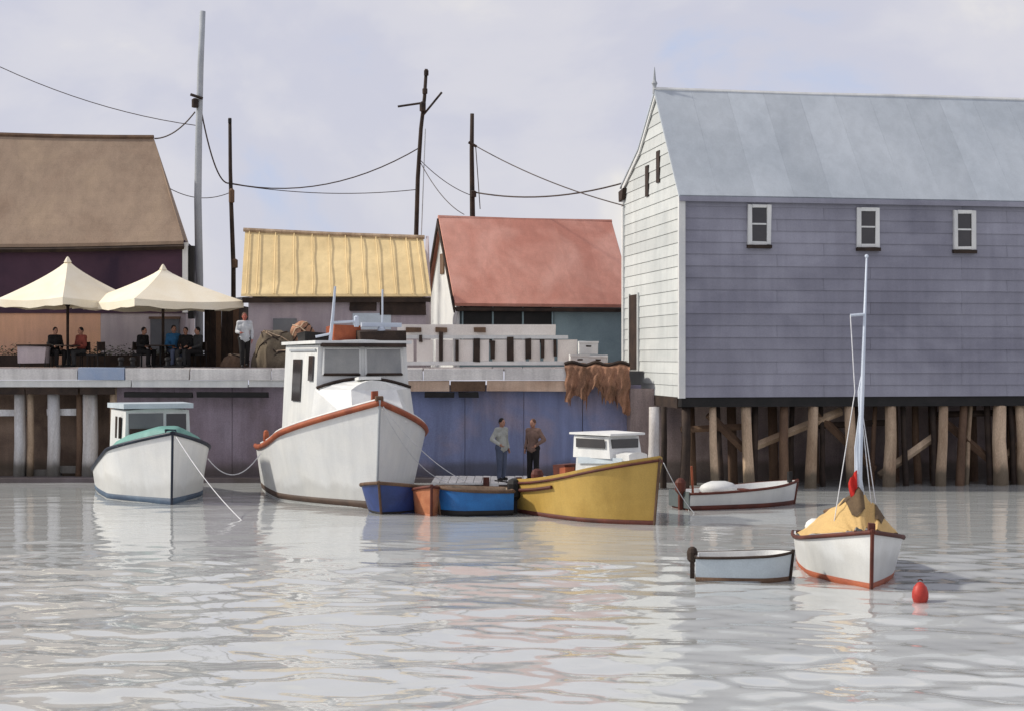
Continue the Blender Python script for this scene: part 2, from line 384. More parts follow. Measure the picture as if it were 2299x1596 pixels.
for c0, c1, m in ((803, 1010, M_peach), (1013, 1090, M_brown), (1093, 1318, M_peach)):
    beam(c0, c1, 854, 877, .12, m, nm='fascia_board')
for c0, c1 in ((285, 437), (447, 606), (955, 1020), (1030, 1075)):
    beam(c0, c1, 879, 891, .16, M_black, nm='shade_and_fender_strip')  # black strips draw the shade line under the deck edge, no fenders here
# open piles at the left
for c, wd, m in ((-150, 26, M_pile2), (-60, 26, M_tan), (42, 26, M_pile2), (66, 15, M_tan), (118, 28, M_pile2), (200, 34, M_pile2), (176, 15, M_brown), (255, 22, M_tan)):
    x = X(c, YQ); r = wd / 69.3 / 2
    part('pile', MB().tube([(x - .05, YQ + .1, -.9), (x + .02, YQ + .1, 1.2), (x, YQ + .1, 3.0)], [r * 1.08, r, r * .95], 9), m, w, True)
for c0, c1, rr in ((100, 210, 928), (30, 130, 1066), (110, 230, 1058), (-180, 50, 930)):
    p, q = P(c0, rr, YQ), P(c1, rr - 6, YQ)
    part('cross_beam', MB().box(((p.x + q.x) / 2, YQ + .38, (p.z + q.z) / 2), (q.x - p.x, .16, .22), j=.02), M_pile2, w)
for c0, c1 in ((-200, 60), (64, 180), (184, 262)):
    beam(c0, c1, 869, 884, .02, M_dark, nm='shade_strip')  # dark strips stand in for the shade beneath the deck edge

# ------------------------------------------------------------------ grey shed on its pier
TH = R(9.5); x0, y0 = X(1530, 47), 47.0
ux = Vector((math.cos(TH), math.sin(TH), 0)); uy = Vector((-math.sin(TH), math.cos(TH), 0))
shed = thing('waterfront_shed', 'big grey clapboard shed with pale roof standing on piles at the right', 'shed', (x0, y0, 0), TH, local=True)
ZB, ZE, LEN, DEP = 2.8, 9.0, 15.0, 7.3
prof = [(0, ZE), (2.8, 12.5), (4.9, 10.95), (DEP, 9.95)]
def gable_z(y):
    for (a, za), (b, zb) in zip(prof, prof[1:]):
        if a <= y <= b: return za + (zb - za) * (y - a) / (b - a)
core = MB().prism([(.05, .05, ZB), (.05, DEP - .05, ZB), (.05, DEP - .05, 9.9)] + [(.05, y, z - .08) for y, z in prof[::-1][1:-1]] + [(.05, .05, ZE - .08)], (LEN, 0, 0))
part('wall_core', core, M_clap, shed)
BH = .36
nb = int((ZE - ZB) / BH) + 1
def board(lx):
    return MB().prism([(0, .052, 0), (0, -.028, 0), (0, .004, BH + .02), (0, .052, BH + .02)], (lx, 0, 0)).mesh('clapboard', M_clap)
bm = {k: board(k) for k in (3.0, 4.5, 6.0)}
for i in range(nb):
    x = 0.0; seq = [(4.5, 6.0, 4.5), (6.0, 3.0, 6.0), (3.0, 6.0, 6.0)][i % 3]
    if i == nb - 1: continue
    for k in seq:
        o = inst('clapboard', bm[k], shed, (x + .004, 0, ZB + i * BH)); x += k
        o.scale.x = (k - .008) / k
# gable boards, cut to the gable outline
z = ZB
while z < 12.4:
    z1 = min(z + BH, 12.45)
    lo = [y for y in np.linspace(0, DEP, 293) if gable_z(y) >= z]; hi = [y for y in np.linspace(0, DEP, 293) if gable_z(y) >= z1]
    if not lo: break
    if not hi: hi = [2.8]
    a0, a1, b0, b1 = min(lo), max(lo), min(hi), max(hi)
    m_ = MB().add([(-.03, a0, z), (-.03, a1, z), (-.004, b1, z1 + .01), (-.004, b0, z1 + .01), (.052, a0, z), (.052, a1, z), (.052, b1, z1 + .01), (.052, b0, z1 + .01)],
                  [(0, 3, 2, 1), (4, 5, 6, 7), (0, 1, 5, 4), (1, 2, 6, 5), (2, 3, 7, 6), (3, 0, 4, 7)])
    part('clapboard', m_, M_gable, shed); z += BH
# roof: sheets side by side, a slight sag and lift
rf = part('roof', MB().prism([(-.12, -.16, ZE - .16), (-.12, 2.8, 12.52), (-.12, 4.9, 10.98), (-.12, DEP + .2, 9.92), (-.12, DEP + .2, 9.86), (-.12, 4.9, 10.9), (-.12, 2.8, 12.42), (-.12, -.13, ZE - .2)], (LEN + .3, 0, 0)), M_shed_roof, shed)
sl = Vector((0, 2.96, 3.68)); sln = sl.length; ang = math.atan2(3.68, 2.96)
sh_me = MB().box((0, sln / 2, .012), (1.197, sln - .02, .022), j=.002).mesh('roof_sheet', M_shed_roof)
for i in range(13):
    o = inst('roof_sheet', sh_me, rf, (.49 + i * 1.2, -.165, ZE - .155 + random.uniform(0, .006))); o.rotation_euler = (ang, 0, 0)
part('ridge_cap', MB().tube([(-.14, 2.8, 12.55), (5, 2.8, 12.52), (9, 2.8, 12.56), (LEN + .2, 2.8, 12.53)], .07, 6), M_white, rf)
part('eave_board', MB().box((LEN / 2 + .03, -.16, ZE - .24), (LEN + .26, .05, .15), j=.01), M_clap, shed, label='violet-grey board under the eave')
part('corner_board', MB().box((-.005, -.03, (ZB + ZE) / 2 - .1), (.2, .14, ZE - ZB - .15)), M_white, shed)
part('corner_board', MB().box((-.02, DEP - .04, (ZB + 9.9) / 2 - .1), (.14, .16, 6.7)), M_white, shed)
for a, b in zip(prof, prof[1:]):
    part('barge_board', MB().prism([(-.09, a[0], a[1] - .02), (-.09, b[0], b[1] - .02), (-.09, b[0], b[1] - .2), (-.09, a[0], a[1] - .2)], (.055, 0, 0)), M_white, shed)
part('eave_bracket', MB().prism([(-.16, DEP - .45, 9.82), (-.16, DEP + .22, 9.75), (-.16, DEP + .18, 9.4), (-.16, DEP - .25, 9.45)], (.3, 0, 0)), M_dark, shed, label='dark bracket at the rear corner of the gable')
part('finial', MB().lathe((-.1, 2.8, 12.4), [(.07, 0), (.06, .25), (.1, .33), (.05, .42), (.025, .7), (.008, .85)], 8), M_polegrey, shed)
def shed_window(xc_, zc, wd, ht):
    f = part('window', MB().box((xc_, -.05, zc), (wd - .1, .03, ht - .1)), M_glass, shed)
    for s in (-1, 1): part('frame', MB().box((xc_ + s * (wd / 2 - .06), -.065, zc), (.13, .09, ht), j=.012), M_white, f)
    for s in (-1, 1): part('frame', MB().box((xc_, -.063, zc + s * (ht / 2 - .05)), (wd - .26, .085, .1), j=.01), M_white, f)
    part('glazing_bar', MB().box((xc_, -.062, zc + .02), (wd - .27, .05, .05)), M_white, f)
    part('sill', MB().box((xc_, -.09, zc - ht / 2 - .06), (wd + .04, .16, .1), j=.01), M_dark, f)
for c in (1703, 1947, 2163):
    d = (c - CX) / F; s = (x0 - d * y0) / (d * ux.y - ux.x)
    shed_window(s, 8.05 - .06 * s / 5, .72, 1.22)
part('slit_window', MB().box((-.03, 4.0, 9.75), (.06, .38, 1.0)), M_dark, shed)
part('slit_window', MB().box((-.03, 2.6, 10.05), (.06, .36, 1.0)), M_dark, shed)
dr = part('door', MB().box((-.035, 5.75, 4.85), (.08, 1.1, 2.5)), M_dark, shed, label='tall dark doorway in the pale gable')
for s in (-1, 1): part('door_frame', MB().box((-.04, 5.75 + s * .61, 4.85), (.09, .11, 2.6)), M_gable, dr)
part('floor_beam', MB().box((LEN / 2, .2, ZB - .16), (LEN, .34, .3), j=.03), M_black, shed)
part('floor_beam', MB().box((.15, DEP / 2 + .2, ZB - .17), (.34, DEP - .4, .3), j=.02), M_dark, shed)
part('floor', MB().box((LEN / 2 + .2, DEP / 2 + .2, ZB - .02), (LEN - .5, DEP - .3, .12)), M_dark, shed)

pier = thing('timber_pier', 'tan and brown timber piles and braces holding up the grey shed', 'pier', (x0, y0, 0), TH, local=True)
def shed_s(c, yo=0):       # distance along the shed front for a photo column
    d = (c - CX) / F; return (x0 - d * (y0 + yo)) / (d * ux.y - ux.x)
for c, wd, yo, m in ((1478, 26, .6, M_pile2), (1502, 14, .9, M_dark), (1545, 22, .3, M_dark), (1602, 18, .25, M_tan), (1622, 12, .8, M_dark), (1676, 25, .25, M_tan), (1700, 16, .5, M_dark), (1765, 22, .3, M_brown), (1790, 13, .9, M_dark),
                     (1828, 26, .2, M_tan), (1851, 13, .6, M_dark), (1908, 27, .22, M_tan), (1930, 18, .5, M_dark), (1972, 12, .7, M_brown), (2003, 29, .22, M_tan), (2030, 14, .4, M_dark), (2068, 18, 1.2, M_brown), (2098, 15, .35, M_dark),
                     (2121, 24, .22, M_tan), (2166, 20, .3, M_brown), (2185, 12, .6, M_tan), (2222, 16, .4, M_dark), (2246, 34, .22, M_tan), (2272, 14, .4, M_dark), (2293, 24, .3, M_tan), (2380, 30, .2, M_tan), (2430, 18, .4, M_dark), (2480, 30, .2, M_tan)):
    s = shed_s(c, yo); r = wd / 74 / 2; ln = random.uniform(-.22, .22)
    k_ = [random.uniform(-.03, .03) for _ in range(4)]
    part('pile', MB().tube([(s + ln, yo, -1), (s + ln * .6 + k_[0], yo, .4), (s + ln * .3 + k_[1], yo + k_[2], 1.4), (s + k_[3], yo, ZB - .3)], [r * 1.2, r * 1.08, r * .96, r * .92], 8), m, pier, True)
for k in range(11):
    s = .8 + k * 1.35; r = .15
    for yo in (1.9,):
        part('pile', MB().tube([(s + .1, yo, -1), (s, yo, ZB - .1)], [r * 1.1, r], 8), M_brown, pier, True)
def brace(c0, r0, c1, r1, yo, m, t=.13):
    a, b = shed_s(c0, yo), shed_s(c1, yo); za = Z(r0, y0 + yo); zb = Z(r1, y0 + yo)
    part('brace', MB().tube([(a, yo + .24, za), (b, yo + .24, zb)], t, 4), m, pier)
brace(1690, 1010, 1900, 925, .35, M_tan); brace(1830, 915, 1975, 1060, .4, M_brown); brace(1985, 1075, 2110, 985, .35, M_tan)
brace(2120, 940, 2245, 1050, .4, M_brown); brace(1600, 930, 1680, 1010, .4, M_brown); brace(2250, 1050, 2390, 930, .4, M_tan)
brace(1540, 965, 1700, 958, .5, M_brown, .1); brace(1850, 958, 2010, 952, .5, M_dark, .1); brace(2100, 935, 2300, 930, .5, M_dark, .1)

#==BUILDINGS==
# ------------------------------------------------------------------ brown-roofed building at the left
Y1 = 57.0
b = thing('cafe_building', 'large building with taupe hipped roof and dark aubergine wall behind the parasols', 'building', P(200, 820, Y1))
xr_ = X(415, Y1); xl_ = X(-420, Y1); ze = Z(540, Y1)
xk = X(438, Y1 + 4.4)
part('upper_wall', MB().prism([(xl_, Y1, 5.6), (xr_, Y1, 5.6), (xk, Y1 + 4.4, 5.6), (xl_, Y1 + 4.4, 5.6)], (0, 0, ze - 5.6)), M_purple, b)
part('lower_wall', MB().box(((xl_ + X(225, Y1)) / 2, Y1 + 2.2, 4.6), (X(225, Y1) - xl_, 4.3, 2.0)), M_terra, b, label='terracotta ground-floor wall')
part('lower_wall', MB().prism([(X(225, Y1) + .004, Y1 + .05, 3.6), (xr_, Y1 + .05, 3.6), (xk, Y1 + 4.35, 3.6), (X(225, Y1) + .004, Y1 + 4.35, 3.6)], (0, 0, 2.0)), M_taupe, b, label='taupe ground-floor wall')
part('corner_board', MB().box((xr_ + .02, Y1 + .02, 6.9), (.2, .16, ze - 5.7)), M_white, b)
part('drain_pipe', MB().tube([(xr_ + .22, Y1 + .1, 5.4), (xr_ + .22, Y1 + .1, ze - .2)], .13, 8), M_black, b)
for c0, c1 in ((338, 402),):
    q = part('cafe_window', MB().box((X((c0 + c1) / 2, Y1), Y1 + .02, 4.75), (X(c1, Y1) - X(c0, Y1), .12, 1.3)), M_glass, b)
    part('frame', MB().box((X((c0 + c1) / 2, Y1), Y1 - .03, 5.43), (X(c1, Y1) - X(c0, Y1) + .1, .1, .09)), M_brown, q)
ridge_z = Z(310, 59.4); rp = P(345, 310, 59.4)
a0 = Vector((xl_, Y1 - .3, ze - .05)); a1 = P(412, 541, Y1 - .3); b1 = Vector((X(428, 61.7), 61.7, ze)); r1 = Vector((rp.x, 59.4, ridge_z)); r0 = Vector((xl_, 59.4, ridge_z + .55))
rm = MB(); rr = [Vector((r0.x + (r1.x - r0.x) * t, 59.4, r1.z + .42 * (1 - t) ** 2)) for t in np.linspace(0, 1, 9)]
ee = [Vector((a0.x + (a1.x - a0.x) * t, Y1 - .3, a1.z - .12 * math.sin(t * math.pi))) for t in np.linspace(0, 1, 9)]
bb = [Vector((a0.x + (b1.x - a0.x) * t, 61.7, p.z)) for t, p in zip(np.linspace(0, 1, 9), ee)]
mid = [p.lerp(q, .5) - Vector((0, 0, .14)) for p, q in zip(ee, rr)]
rm.grid([ee, mid, rr, bb]); k = len(rm.v); rm.add([a1, r1, b1, mid[-1]], [(0, 2, 1), (0, 1, 3)])
lo = [p - Vector((0, 0, .12)) for p in ee]; rm.grid([lo, ee]); rm.grid([[p - Vector((0, 0, .13)) for p in bb], lo])
part('roof', rm, M_brownroof, b)
part('eave_board', MB().tube([p + Vector((0, .06, -.2)) for p in ee], .11, 4), M_dark, b)
part('ridge_cap', MB().tube([p + Vector((0, 0, .02)) for p in rr], .09, 6), M_brown, b)

# dark timber kiosk to its right
ky = 54.5; k0, k1 = X(458, ky), X(536, ky); kt = Z(682, ky)
k = thing('timber_kiosk', 'dark brown timber kiosk with sloping roof between the parasols and yellow-roofed shed', 'kiosk', ((k0 + k1) / 2, ky, ZD - .1))
for i in range(6):
    xx = k0 + (k1 - k0) * (i + .5) / 6
    part('plank', MB().box((xx, ky + .03, (kt + ZD) / 2 - .06), ((k1 - k0) / 6 - .015, .07, kt - ZD + .02), j=.008), M_dark if i % 3 != 2 else M_brown, k)
part('side_wall', MB().box((k0 + .05, ky + 1.1, (kt + ZD) / 2 - .06), (.1, 2.0, kt - ZD)), M_dark, k)
part('side_wall', MB().box((k1 - .05, ky + 1.1, (kt + ZD) / 2 - .06), (.1, 2.0, kt - ZD)), M_dark, k)
part('roof', MB().prism([(k0 - .15, ky - .3, kt - .12), (k1 + .2, ky - .3, kt + .02), (k1 + .2, ky + 2.2, kt + .25), (k0 - .15, ky + 2.2, kt + .11)], (0, 0, .1)), M_black, k)

# ------------------------------------------------------------------ yellow-roofed shed
Y2 = 52.9
b = thing('yellow_roofed_shed', 'low taupe shed under a straw-yellow ribbed roof beside the utility pole', 'shed', P(755, 820, Y2))
e0, e1 = P(541, 664, Y2 - .3), P(968, 668, Y2 - .3); t0, t1 = P(550, 524, 54.8), P(950, 541, 54.8)
e0.z = e1.z = (e0.z + e1.z) / 2
rf = part('roof', MB().prism([e0, e1, t1, t0], (0, .03, .09)), M_yroof, b)
back = 56.6
part('roof_back', MB().prism([t0 + Vector((0, .05, .05)), t1 + Vector((0, .05, .05)), (t1.x, back, e1.z), (t0.x, back, e0.z)], (0, .02, .08)), M_yroof, rf)
for i, c in enumerate((556, 579, 617, 660, 702, 741, 779, 816, 850, 884, 920, 946)):
    t = (c - 545) / 415
    p, q = e0.lerp(e1, t), t0.lerp(t1, t)
    up = Vector((0, -.03, .10))
    part('roof_rib', MB().tube([p + up, q + up], .019, 4), M_yroof, rf)
part('ridge_cap', MB().tube([t0 + Vector((-.05, 0, .12)), t0.lerp(t1, .5) + Vector((0, 0, .10)), t1 + Vector((.05, 0, .12))], .08, 6), M_tan, rf)
wz = e0.z - .1
part('wall', MB().prism([(e0.x + .2, Y2, ZD - .1), (e1.x - .2, Y2, ZD - .1), (e1.x - .2, Y2, wz), (e0.x + .2, Y2, wz)], (0, 3.4, 0)), M_taupe, b)
for ex in (e0.x + .22, e1.x - .3):
    part('gable_wall', MB().prism([(ex, Y2 + .02, wz - .02), (ex, 54.8, t0.z - .1), (ex, 56.4, wz - .02)], (.1, 0, 0)), M_taupe, b)
part('eave_board', MB().box(((e0.x + e1.x) / 2, Y2 - .2, wz - .02), (e1.x - e0.x - .06, .1, .16), j=.02), M_dark, b)
part('shutter', MB().box((X(905, Y2), Y2 - .03, Z(690, Y2)), (1.55, .1, .55), j=.02), M_dark, b)
part('shutter', MB().box((X(815, Y2), Y2 - .03, Z(688, Y2)), (.9, .1, .3), j=.02), M_dark, b)
part('window', MB().box((X(835, Y2), Y2 - .02, Z(722, Y2)), (1.3, .06, .55)), M_paleblue, b, label='pale blue-grey shuttered window')
part('window', MB().box((X(640, Y2), Y2 - .02, Z(742, Y2)), (.8, .06, .8)), M_greyglass, b)

# ------------------------------------------------------------------ red-roofed house
Y3 = 56.0; T3 = R(16)
hx = X(1028, Y3)
b = thing('red_roofed_house', 'small house with salmon-red roof, white gable and teal wall left of the grey shed', 'house', (hx, Y3, ZD - .1), T3, local=True)
hz = Z(682, Y3) - (ZD - .1); D3 = 4.5; rz_ = Z(494, 58.1) - (ZD - .1); L3 = 6.45
part('wall', MB().box((L3 / 2, D3 / 2, hz / 2), (L3 - .02, D3 - .04, hz)), M_teal, b)
part('shopfront', MB().box((1.85, -.02, hz - .75), (3.5, .08, 1.3)), M_black, b, label='dark shopfront under the red roof')
for i in range(4): part('mullion', MB().box((.15 + i * 1.13, -.05, hz - .75), (.06, .08, 1.3)), M_teal, b)
gb = part('gable_wall', MB().prism([(-.04, 0, .02), (-.04, D3, .02), (-.04, D3, hz), (-.04, D3 / 2, rz_ - .1), (-.04, 0, hz)], (.1, 0, 0)), M_white, b)
part('gable_window', MB().box((-.06, D3 / 2 - .1, hz + 1.55), (.06, .55, .75)), M_brown, gb)
rf = part('roof', MB().prism([(-.18, -.3, hz - .1), (L3 + .2, -.3, hz - .1), (L3 + .2, D3 / 2, rz_), (-.18, D3 / 2, rz_)], (0, -.05, .07)), M_rroof, b)
part('roof_back', MB().prism([(-.18, D3 + .3, hz - .1), (L3 + .2, D3 + .3, hz - .1), (L3 + .2, D3 / 2 + .06, rz_ + .02), (-.18, D3 / 2 + .06, rz_ + .02)], (0, .05, .07)), M_rroof, rf)
sv = Vector((0, D3 / 2 + .3, rz_ - hz + .1)); a3 = math.atan2(sv.z, sv.y)
rs_me = MB().box((0, sv.length / 2, .01), (1.132, sv.length - .03, .02), j=.002).mesh('roof_sheet', M_rroof)
for i in range(6):
    o = inst('roof_sheet', rs_me, rf, (.38 + i * 1.135, -.3 - .055, hz - .1 + .075 + random.uniform(0, .008))); o.rotation_euler = (a3, 0, 0)
part('ridge_cap', MB().tube([(-.2, D3 / 2, rz_ + .1), (3, D3 / 2, rz_ + .07), (L3 + .2, D3 / 2, rz_ + .1)], .08, 6), M_rroof, rf)
for s in (0, 1):
    ya, yb = ((-.32, D3 / 2), (D3 + .32, D3 / 2))[s]
    part('barge_board', MB().prism([(-.24, ya, hz - .12), (-.24, yb, rz_ + .05), (-.24, yb, rz_ - .2), (-.24, ya, hz - .34)], (.06, 0, 0)), M_dark, b)
part('eave_board', MB().box((L3 / 2, -.25, hz - .2), (L3 + .3, .08, .16), j=.02), M_dark, b)

# ------------------------------------------------------------------ beige panel fence on the quay
Yf = 51.6
fz = ZD
b = thing('panel_fence', 'beige board fence with dark posts and white rails on the quay edge', 'fence', P(1075, 820, Yf))
cs = [893, 932, 975, 1020, 1066, 1102, 1142, 1184, 1216, 1248, 1300]
for c0, c1 in zip(cs, cs[1:]):
    p, q = P(c0 + 4, 762, Yf), P(c1 - 4, 762, Yf); zt, zb = Z(763, Yf), Z(811, Yf)
    part('board', MB().box(((p.x + q.x) / 2, Yf, (zt + zb) / 2), (q.x - p.x, .05, zt - zb), j=.01), M_beige, b)
for c, ra, rb, wd in ((945, 752, 768, 7), (990, 746, 810, 9), (1026, 763, 810, 7), (1070, 760, 812, 14), (1106, 765, 806, 10), (1146, 757, 810, 15), (1186, 760, 806, 13), (1218, 762, 804, 8), (1246, 762, 800, 7)):
    part('post', MB().box((X(c, Yf), Yf - .06, (Z(ra, Yf) + Z(rb, Yf)) / 2), (wd / 68, .1, Z(ra, Yf) - Z(rb, Yf)), j=.012), M_dark, b)
part('top_board', MB().box((X(1070, Yf), Yf + .02, Z(741, Yf)), (X(1248, Yf) - X(893, Yf), .06, .34), j=.012), M_beige, b)
part('rail', MB().box((X(1085, Yf), Yf - .03, Z(757, Yf)), (X(1278, Yf) - X(897, Yf), .07, .11), j=.01), M_white, b)
part('rail', MB().box((X(1085, Yf), Yf - .03, Z(815, Yf)), (X(1290, Yf) - X(893, Yf), .08, .12), j=.01), M_white, b)
for c0, c1 in ((912, 946), (978, 1004), (1064, 1090)):
    part('cleat_board', MB().box((X((c0 + c1) / 2, Yf), Yf - .045, Z(741, Yf)), (X(c1, Yf) - X(c0, Yf), .05, .16), j=.01), M_brown, b)
# white fish crates
def crate(name, label, c, r, Y, wd, dp, ht, rz):
    base = P(c, r, Y)
    o = thing(name, label, 'crate', base, 0, 'white fish crates by the fence')
    m = Matrix.Rotation(rz, 3, 'Z')
    def bx(c_, s_): return MB().box(base + m @ Vector(c_), s_, rz, .006)
    part('base', bx((0, 0, .03), (wd, dp, .05)), M_white, o)
    for s in (-1, 1):
        part('side', bx((0, s * (dp / 2 - .015), ht / 2 + .03), (wd, .03, ht - .06)), M_white, o)
        part('end', bx((s * (wd / 2 - .017), 0, ht / 2 + .03), (.03, dp - .07, ht - .07)), M_white, o)
    part('rim', bx((0, -dp / 2 - .012, ht - .03), (wd + .04, .03, .06)), M_white, o)
    part('handle_slot', bx((0, -dp / 2 - .004, ht * .62), (wd * .28, .012, .05)), M_dark, o)
crate('fish_crate', 'white fish crate, lower one of the stack at the right end of the beige fence', 1322, 0, 1, 1, 1, 1, 0) if 0 else None
yc = 51.2; rowd = YH + (H - ZD) * F / yc
crate('fish_crate', 'lower left white fish crate at the right end of the beige fence', 1300, rowd, yc, .62, .45, .42, .1)
crate('fish_crate', 'lower right white fish crate nearest the grey shed door', 1344, rowd, yc, .58, .45, .40, -.12)
crate('fish_crate', 'white fish crate on top of the two others beside the beige fence', 1320, rowd - .43 * F / yc, yc, .62, .45, .42, .05)

# ------------------------------------------------------------------ poles
def pole(name, label, pts, Y, rad, m, extras):
    base = P(pts[-1][0], 0, Y); base.z = 3.55
    o = thing(name, label, 'pole', base)
    pp = [P(c, r, Y) for c, r in pts] + [Vector((P(pts[-1][0], 0, Y).x, Y, 3.5))]
    n = len(pp)
    part('shaft', MB().tube(pp[::-1], [rad * (1 - .35 * i / (n - 1)) for i in range(n)], 9), m, o, True)
    for e in extras: e(o)
    return o
def bar(c0, r0, c1, r1, Y, rad, m, nm):
    return lambda o: part(nm, MB().tube([P(c0, r0, Y), P(c1, r1, Y)], rad, 6), m, o)
def lump(c, r, Y, rx, rzz, m, nm):
    return lambda o: part(nm, MB().lathe(P(c, r, Y) - Vector((0, 0, rzz)), [(rx * .5, 0), (rx, .1 * rzz), (rx * 1.02, 1.7 * rzz), (rx * .4, 2 * rzz)], 10), m, o)
pole('utility_pole', 'tall pale grey pole beside the taupe roof, tallest in the harbour', [(455, 26), (450, 150), (446, 300), (444, 450), (447, 620)], 59, .165, M_polegrey,
     [lump(438, 232, 58.8, .13, .18, M_dark, 'transformer'), bar(428, 213, 455, 222, 58.8, .06, M_dark, 'cross_arm')])
pole('utility_pole', 'thin dark pole left of the yellow roof', [(516, 266), (517, 380), (519, 460), (524, 600)], 60, .10, M_dark,
     [lump(520, 440, 59.9, .11, .28, M_brown, 'junction_box'), lump(516, 272, 59.95, .07, .09, M_black, 'cap'), lump(527, 592, 59.9, .12, .18, M_brown, 'junction_box')])
pole('utility_pole', 'dark pole with spread cross-arms rising behind the yellow roof', [(957, 156), (953, 220), (945, 290), (938, 400), (934, 540)], 61, .10, M_dark,
     [bar(893, 240, 948, 232, 60.9, .045, M_dark, 'cross_arm'), bar(948, 262, 992, 208, 60.9, .045, M_dark, 'cross_arm'), lump(949, 240, 60.85, .12, .2, M_dark, 'insulator'),
      lump(954, 205, 60.9, .10, .12, M_dark, 'insulator'), lump(957, 164, 60.9, .09, .12, M_dark, 'cap'), bar(955, 290, 946, 528, 60.9, .022, M_polegrey, 'conduit')])
pole('utility_pole', 'dark pole standing behind the red roof', [(1060, 256), (1059, 340), (1060, 420), (1061, 500)], 62, .12, M_dark,
     [bar(1052, 320, 1070, 330, 61.8, .06, M_dark, 'cross_arm'), lump(1062, 436, 61.8, .13, .14, M_dark, 'insulator'), bar(1068, 330, 1078, 470, 61.85, .02, M_wire, 'conduit')])
def wire(label, a, b, drop, rad=.016, m=None):
    pts = sag(a, b, drop); solo('overhead_wire', MB().tube(pts, rad, 5), m or M_wire, label, 'wire', tuple(pts[0]), 'overhead wires')
wire('fine wire dipping from the top left edge to the tall grey pole', P(-120, 90, 59), P(444, 283, 59), .5)
wire('short brown wire from the taupe roof ridge up to the tall grey pole', P(347, 312, 59.4), P(438, 252, 59), .25, .028)
wire('brown wire swooping from the tall grey pole down to the thin dark pole', P(452, 250, 59), P(516, 412, 60), .75, .03)
wire('fine wire from the edge of the taupe roof to the thin dark pole', P(368, 416, 60), P(519, 432, 60), .35)
wire('brown wire rising from the thin dark pole towards the cross-armed pole', P(517, 412, 60), P(946, 330, 61), .75, .024)
wire('fine slack wire between the thin dark pole and the cross-armed pole, lower one', P(519, 414, 60), P(938, 426, 61), .25)
wire('fine wire from the cross-armed pole down to the pole behind the red roof', P(941, 358, 61), P(1060, 440, 62), .18)
wire('fine wire from the cross-armed pole down to the red roof ridge', P(942, 362, 61), P(1042, 482, 58.4), .3)
wire('upper wire from the pole behind the red roof to the shed gable', P(1062, 325, 62), P(1400, 462, 54), .22, .022)
wire('lower brown wire from the pole behind the red roof to the shed gable', P(1064, 432, 62), P(1412, 408, 54.1), .35, .03)

#==TERRACE==
# ------------------------------------------------------------------ parasols
def parasol(label, c, rp_, rh, half, Y, rz, pole_c):
    base = Vector((X(c, Y), Y, ZD)); o = thing('parasol', label, 'parasol', base, 0, 'cream parasols on the terrace')
    zp, zh = Z(rp_, Y), Z(rh, Y); n = 10
    cn = [Matrix.Rotation(rz + math.pi / 2 * k, 3, 'Z') @ Vector((half, 0, 0)) for k in range(4)]
    mb = MB()
    for k in range(4):
        a, d = cn[k], cn[(k + 1) % 4]; rows = []
        for i in range(n + 1):
            t = .02 + .98 * i / n; row = []
            for j in range(9):
                s = j / 8; q = a.lerp(d, s) * t
                h = zp - (zp - zh) * (t ** .78) - .16 * math.sin(math.pi * s) * t * t * .5
                row.append((base.x + q.x, base.y + q.y, h))
            rows.append(row)
        mb.grid(rows)
        drop = .24
        mb.grid([rows[-1], [(p[0] * 1.0, p[1], p[2] - drop + .03 * math.sin(j * 1.9 + k)) for j, p in enumerate(rows[-1])]])
    cp = part('canopy', mb, M_canvas, o)
    part('peak_cap', MB().lathe((base.x, base.y, zp - .1), [(.14, 0), (.05, .16), (.012, .2)], 8), M_canvas, cp)
    part('pole', MB().tube([(base.x, Y, ZD), (base.x, Y, zp - .12)], .05, 8), M_dark, o)
    for k in range(4):
        q = cn[k] * .62; hz_ = zp - (zp - zh) * (.62 ** .78) - .05
        part('strut', MB().tube([(base.x, Y, zh - .12), (base.x + q.x, Y + q.y, hz_)], .028, 5), M_dark, o)
    for k in range(4):
        q = (cn[k] + cn[(k + 1) % 4]) * .5 * .75; hz_ = zp - (zp - zh) * (.75 ** .78) - .12
        part('strut', MB().tube([(base.x, Y, zh - .12), (base.x + q.x, Y + q.y, hz_)], .024, 5), M_dark, o)
    part('hub', MB().lathe((base.x, Y, zh - .24), [(.07, 0), (.09, .05), (.09, .18), (.06, .24)], 10), M_dark, o)
    part('base', MB().lathe((base.x, Y, ZD), [(.34, 0), (.34, .07), (.08, .11), (.07, .3)], 14), M_dark, o)
parasol('left cream parasol over the two seated people in black and red', 152, 583, 673, 2.32, 53.6, R(-78), 140)
parasol('right cream parasol, wider and lower, over the group of dark-clothed people', 366, 600, 677, 2.82, 53.2, R(-96), 355)

